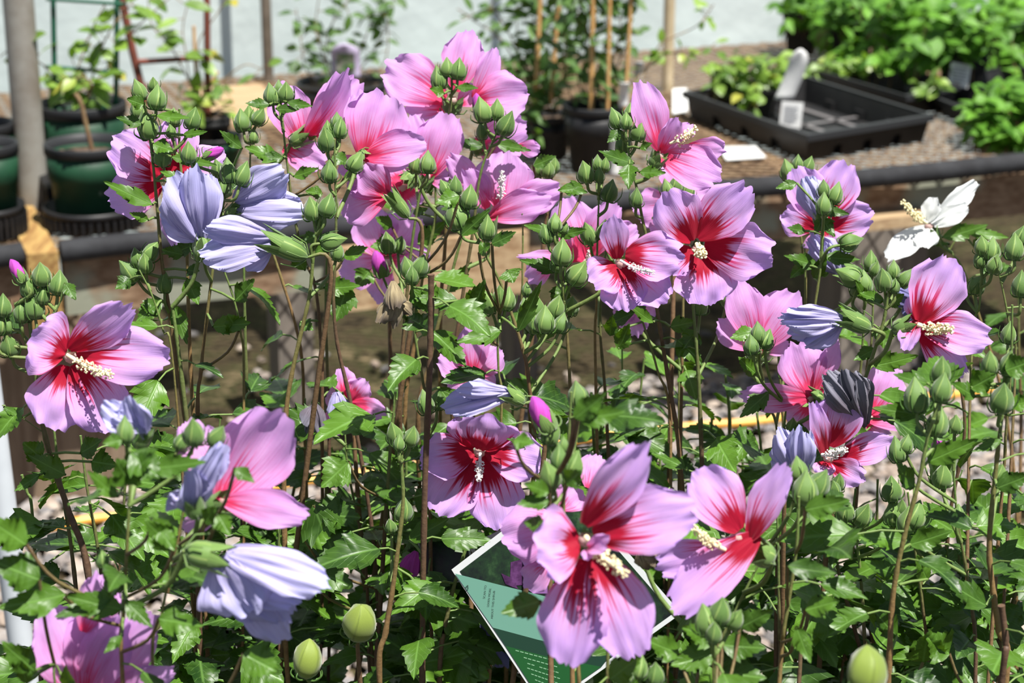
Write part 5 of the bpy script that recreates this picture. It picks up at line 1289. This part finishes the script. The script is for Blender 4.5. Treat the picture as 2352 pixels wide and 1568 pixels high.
# ---------- 11: the white flowering shrub
s = Shrub('rose_of_sharon_shrub', 'rose of sharon with a single pure white bloom, standing behind the pink ones', 1.90, 2330, 'shrub')
s.stem([(2148, 530), (2162, 550), (2185, 580), (2215, 625), (2260, 760), (2300, 900), (2330, 1100), (2340, 1400)], 8, 0, .25, 1)
s.stem([(2230, 520), (2200, 545), (2182, 572)], 6, 0, .2, 1, False)
s.stem([(2340, 640), (2340, 800), (2345, 1000)], 8, .1, .9, .5)
s.flower((2135, 515), [(2138, 512, 2245, 418, 44, .5, 12, .1), (2145, 518, 2222, 472, 48, -.5, -10, .1), (2128, 512, 2145, 452, 42, 0, 8), (2138, 520, 2036, 592, 56, -1, 14, .1), (2132, 522, 2120, 568, 60, -1.5, 8)], 1.88, .1, (2128, 512, 2078, 468, 30, -1), 'white_petal', (2152, 545, 2140, 520, 26), 'pure white bloom with cream stamens', anther='anther_y')
for l in ((2165, 545, 2270, 520, 44), (2220, 530, 2315, 550, 36), (2180, 560, 2110, 560, 14), (2240, 570, 2260, 540, 30)): s.leaf(*l)
s.finish()

# ---------- 12: front centre-right
s = SH('rose of sharon holding the biggest forward facing pink bloom, in front of the plant tag', 1.12, 1390)
s.stem([(1262, 1110), (1272, 1180), (1285, 1300), (1300, 1400), (1330, 1568)], 12, .03, .1, .9)
s.stem([(1312, 900), (1308, 980), (1302, 1060), (1295, 1150), (1300, 1300), (1315, 1568)], 11, .10, .3, .8)
s.stem([(1420, 1330), (1400, 1450), (1395, 1568)], 12, .05, .2, .4)
s.stem([(1760, 1260), (1700, 1380), (1650, 1480), (1600, 1568)], 10, .12, .3, .4)
s.flower((1346, 1235), [(1342, 1205, 1482, 1022, 105, -1, 14, .12), (1362, 1228, 1600, 1172, 150, -1.5, -10), (1332, 1250, 1232, 1250, 168, -1, 8), (1345, 1285, 1298, 1528, 155, -2.2, 8, .02), (1368, 1270, 1462, 1508, 155, -2, -8)], 1.10, .34, (1345, 1232, 1430, 1312, 46, -3.5), anther='anther_y', cupd=.05, label='biggest forward facing bloom')
s.flower((1365, 1250), [(1350, 1255, 1398, 1232, 34, -1, 10, .2), (1352, 1258, 1392, 1262, 34, -1.6, -20, .2), (1352, 1262, 1345, 1285, 26, -1, 0)], 1.085, .1, None, 'petal_back', None, 'small extra petals at the throat', 'petaloid', pedicel=False, back=True)
s.flower((1695, 1230), [(1698, 1218, 1600, 1078, 128, 1, 10), (1722, 1240, 1805, 1070, 78, 0, -20, .1), (1742, 1228, 1545, 1405, 118, -2, 16, .15), (1665, 1262, 1508, 1300, 92, .5, -8), (1680, 1290, 1560, 1370, 90, 1, 8)], 1.19, .34, (1665, 1262, 1598, 1215, 34, -1.5), anther='anther_y', sepal=(1775, 1285, 1735, 1265, 60), label='cup shaped bloom turned sideways')
s.flower((1265, 1215), [(1290, 1205, 1150, 1235, 130, 0, 8, -.1), (1262, 1290, 1208, 1352, 70, 0, 8), (1290, 1170, 1330, 1120, 80, 1, 0), (1350, 1120, 1372, 1042, 70, 2, 0), (1260, 1215, 1200, 1290, 90, .5, 8)], 1.30, .12, None, 'petal_back', None, back=True)
s.flower((1480, 1270), [(1470, 1265, 1500, 1300, 60, 0, 20, -.4), (1475, 1270, 1510, 1270, 50, -1, -20, -.4)], 1.24, .1, None, 'wilt_brown', None, 'dried brown bloom', 'dried_flower', back=True, kw=WK)
s.flower((1655, 1090), [(1640, 1110, 1665, 1075, 50, 0, 8)], 1.24, .1, None, 'wilt', None, None, 'faded_flower', back=True, kw=WK)
for b in ((1262, 1088, 76, -14, .02), (1284, 1048, 62, -2, .03), (1318, 1066, 74, 18, .04), (1268, 990, 66, 20, .12), (1328, 905, 70, -8, .14), (1850, 1118, 84, 0, .10), (1833, 1075, 60, -8, .12), (1882, 1108, 76, 20, .11), (1295, 1020, 40, 0, .05)): s.bud(*b)
s.bud(1243, 950, 92, -28, .12, 'pink')
for l in ((1260, 1150, 1185, 1160, 50), (1300, 1110, 1340, 1080, 60), (1260, 1130, 1200, 1110, 44), (1330, 960, 1440, 950, 70), (1320, 960, 1400, 900, 60), (1240, 1380, 1150, 1410, 70), (1250, 1210, 1200, 1200, 50), (1400, 1560, 1480, 1500, 70), (1180, 1010, 1230, 1020, 50)): s.leaf(*l)
s.finish()

# ---------- 13: front right small leafy
s = SH('budding rose of sharon with blurred pale leaves at the lower edge beside the tag corner', 1.16, 1740)
s.stem([(1835, 1140), (1830, 1250), (1815, 1360), (1800, 1450), (1790, 1568)], 12, .05, .45, .9)
s.stem([(1900, 1150), (1880, 1280), (1855, 1420), (1835, 1568)], 12, .12, .6, .1)
s.stem([(1785, 1180), (1788, 1300), (1790, 1450), (1790, 1568)], 10, .2, .5, .1)
s.stem([(1640, 1440), (1645, 1500), (1640, 1568)], 9, -.05, .3, .6)
s.flower((1985, 1568), [(1990, 1590, 1950, 1525, 60, 0, 8)], 1.1, .1, None, 'magenta', None, None, 'faded_flower', back=True) if False else None
for b in ((1622, 1420, 78, -10, -.05), (1655, 1400, 72, 6, -.05), (1640, 1450, 60, 0, -.06), (1690, 1420, 60, 20, -.04), (1430, 1540, 66, -6, -.04), (1470, 1530, 60, 10, -.03), (1505, 1545, 60, 0, -.03)): s.bud(*b)
s.bud(1990, 1540, 120, 0, -.12, 'seed')
for l in ((1850, 1170, 1955, 1150, 60), (1810, 1300, 1920, 1320, 56), (1660, 1480, 1760, 1490, 80), (1650, 1470, 1560, 1440, 70), (1700, 1440, 1780, 1400, 60), (1640, 1500, 1540, 1530, 80), (1850, 1400, 1930, 1380, 60), (1650, 1540, 1760, 1560, 90), (1830, 1440, 1860, 1520, 50), (1560, 1500, 1480, 1470, 70)): s.leaf(*l)
s.finish()

# ---------- 14-16: leafy shrubs between and behind, few blooms
for (lb, Y, px, xs, ytop, nst, dn) in (
        ('leafy flowerless rose of sharon low between the blooms, beside the corner bench leg', 1.70, 560, (420, 760), 930, 9, 1.3),
        ('leafy flowerless rose of sharon behind the plant tag and the dark centred bloom', 1.66, 1130, (880, 1300), 930, 11, 1.6),
        ('leafy flowerless rose of sharon behind the biggest forward facing bloom', 1.74, 1560, (1330, 1760), 850, 11, 1.3),
        ('leafy flowerless rose of sharon low on the side with the plump green buds', 1.60, 2120, (1860, 2380), 1150, 11, 1.3)):
    s = SH(lb, Y, px)
    for k in range(nst):
        x = xs[0] + (xs[1] - xs[0]) * (k + .5) / nst + R.uniform(-15, 15)
        y0 = ytop + R.uniform(-60, 130); x1 = x + (px - x) * .35
        s.stem([(x, y0), (x + R.uniform(-12, 12), y0 + 150), (x + (x1 - x) * .6, y0 + 320), (x1, max(1568, y0 + 450))], R.uniform(7, 12), R.uniform(-.07, .07), dn, R.random())
    s.finish()

# ================================================================== PLANT TAG
tq = [at(1037, 1308, 1.43), at(1301, 1107, 1.47), at(1565, 1408, 1.47), at(1251, 1632, 1.43)]     # left, top, right, bottom
_n = (tq[1] - tq[0]).cross(tq[3] - tq[0]); _d = ray(1565, 1408); tq[2] = CAM + _d * ((tq[0] - CAM).dot(_n) / _d.dot(_n))
e = empty('plant_tag', sum(tq, V()) / 4, 'large green care tag with white edge, tilted among the stems behind the biggest bloom', 'plant tag')
tn = (tq[1] - tq[0]).cross(tq[3] - tq[0]).normalized()
if tn.y > 0: tn = -tn
def tp(u, v_, lift=0.0):        # u: left->top edge, v: left->bottom edge
    return tq[0].lerp(tq[1], u).lerp(tq[3].lerp(tq[2], u), v_) + tn * lift
def tpx(x, y, lift=.0012):      # point of the tag under a pixel
    d = ray(x, y); k = (tq[0] - CAM).dot(tn) / d.dot(tn)
    return CAM + d * k + tn * lift
m = MB(); m.poly([tp(0, 0), tp(1, 0), tp(1, 1), tp(0, 1)]); o = m.build('card', M['card_edge'], e, smooth=False)
md = o.modifiers.new('s', 'SOLIDIFY'); md.thickness = .0006; md.offset = 0
def inset(poly): return poly
m = MB(); m.poly([tp(.04, .035, .0006), tp(.96, .035, .0006), tp(.96, .97, .0006), tp(.04, .97, .0006)]); m.build('photo_panel', M['card_photo'], e, smooth=False)
# polygons given on the tag: pale green band and darker foot
def along(px0, px1, mat, name, lift): 
    m = MB(); m.poly([tpx(x, y, lift) for x, y in (px0 + px1)]); return m.build(name, M[mat], e, smooth=False)
along([(1044, 1316), (1250, 1368), (1470, 1425)], [(1400, 1505), (1235, 1468), (1131, 1440)], 'card_teal', 'pale_green_band', .0010)
along([(1131, 1440), (1235, 1468), (1400, 1505)], [(1380, 1530), (1250, 1505), (1160, 1482)], 'card_dark', 'dark_band', .0010)
along([(1160, 1482), (1250, 1505), (1380, 1530)], [(1262, 1612), (1248, 1618)], 'card_green', 'green_foot', .0010)
# printed blossom on the photo panel
for k, (pts, mt) in enumerate(((((1200, 1345), (1235, 1300), (1262, 1290), (1290, 1310), (1300, 1345), (1270, 1362), (1225, 1362)), 'card_mauve'), (((1170, 1345), (1172, 1290), (1210, 1280), (1235, 1298), (1203, 1342)), 'card_purple'), (((1160, 1340), (1150, 1315), (1172, 1325), (1190, 1352)), 'card_purple'))):
    m = MB(); m.poly([tpx(x, y, .0009 + .0002 * k) for x, y in pts]); m.build('printed_blossom', M[mt], e, smooth=False)
def tag_text(txt, x, y, size_px, dirpx, mat):
    cu = bpy.data.curves.new('lettering', 'FONT'); cu.body = txt; P = tpx(x, y, .0011); Q = tpx(x + dirpx[0], y + dirpx[1], .0011)
    cu.size = size_px * mpp(P) * 1.35; cu.materials.append(M[mat])
    tmp = bpy.data.objects.new('tmp', cu); sc.collection.objects.link(tmp); bpy.context.view_layer.update()
    me = bpy.data.meshes.new_from_object(tmp.evaluated_get(bpy.context.evaluated_depsgraph_get())); bpy.data.objects.remove(tmp)
    me.materials.clear(); me.materials.append(M[mat])
    o = bpy.data.objects.new('lettering', me); sc.collection.objects.link(o)
    ax = (Q - P).normalized(); az = tn; ay = az.cross(ax)
    o.parent = e
    mt_ = Matrix((ax, ay, az)).transposed().to_4x4(); mt_.translation = P - WO[e.name]
    o.matrix_local = mt_
    return o
tag_text('SCAN TO', 1113, 1374, 5.4, (4, -32), 'ink')
tag_text('LEARN MORE', 1122, 1393, 5.4, (6, -46), 'ink')
tag_text('ABOUT THIS SHRUB', 1131, 1420, 5.4, (6, -70), 'ink')
# small triangle mark
m = MB()
for a, b in (((1066, 1349), (1073, 1342)), ((1073, 1342), (1074, 1351)), ((1074, 1351), (1066, 1349))):
    p0 = tpx(*a, .0018); p1 = tpx(*b, .0018); m.tube([p0, p1], .00022, 4)
m.build('triangle_mark', M['ink'], e)
m = MB()
for k in range(7):
    x0, y0 = 1183 + k * 9, 1492 + k * 13.5
    x1, y1 = x0 + 95 - k * 6, y0 + 25
    for j in range(9):
        t0, t1 = j / 9, (j + .75) / 9
        f = lambda t_, dy: tpx(x0 + (x1 - x0) * t_, y0 + (y1 - y0) * t_ + dy, .0012)
        if R.random() < .85: m.poly([f(t0, 1.3), f(t1, 1.3), f(t1, -1), f(t0, -1)])
m.build('small_print', M['ink_pale'], e, smooth=False)
# stake strip of the tag and a second tag behind
m = MB()
for a, b, c, d in (((1075, 1252), (1148, 1217), (1152, 1226), (1084, 1261)), ((1075, 1252), (1084, 1250), (1096, 1270), (1087, 1274))):
    m.poly([at(*q, 1.475) for q in (a, b, c, d)])
o = m.build('hanging_loop', M['card_edge'], e, smooth=False)
q = [at(958, 1238, 1.52), at(1075, 1225, 1.52), at(1090, 1330, 1.50), at(980, 1350, 1.50)]
e2 = empty('plant_tag', q[3], 'second dark picture tag half hidden behind the leaves beside the large tag', 'plant tag')
m = MB(); m.poly(q); o = m.build('card', M['card_edge'], e2, smooth=False); md = o.modifiers.new('s', 'SOLIDIFY'); md.thickness = .0008
c_ = sum(q, V()) / 4
m = MB(); m.poly([p.lerp(c_, .08) + V((0, -.002, 0)) for p in q]); m.build('photo_panel', M['card_photo'], e2, smooth=False)
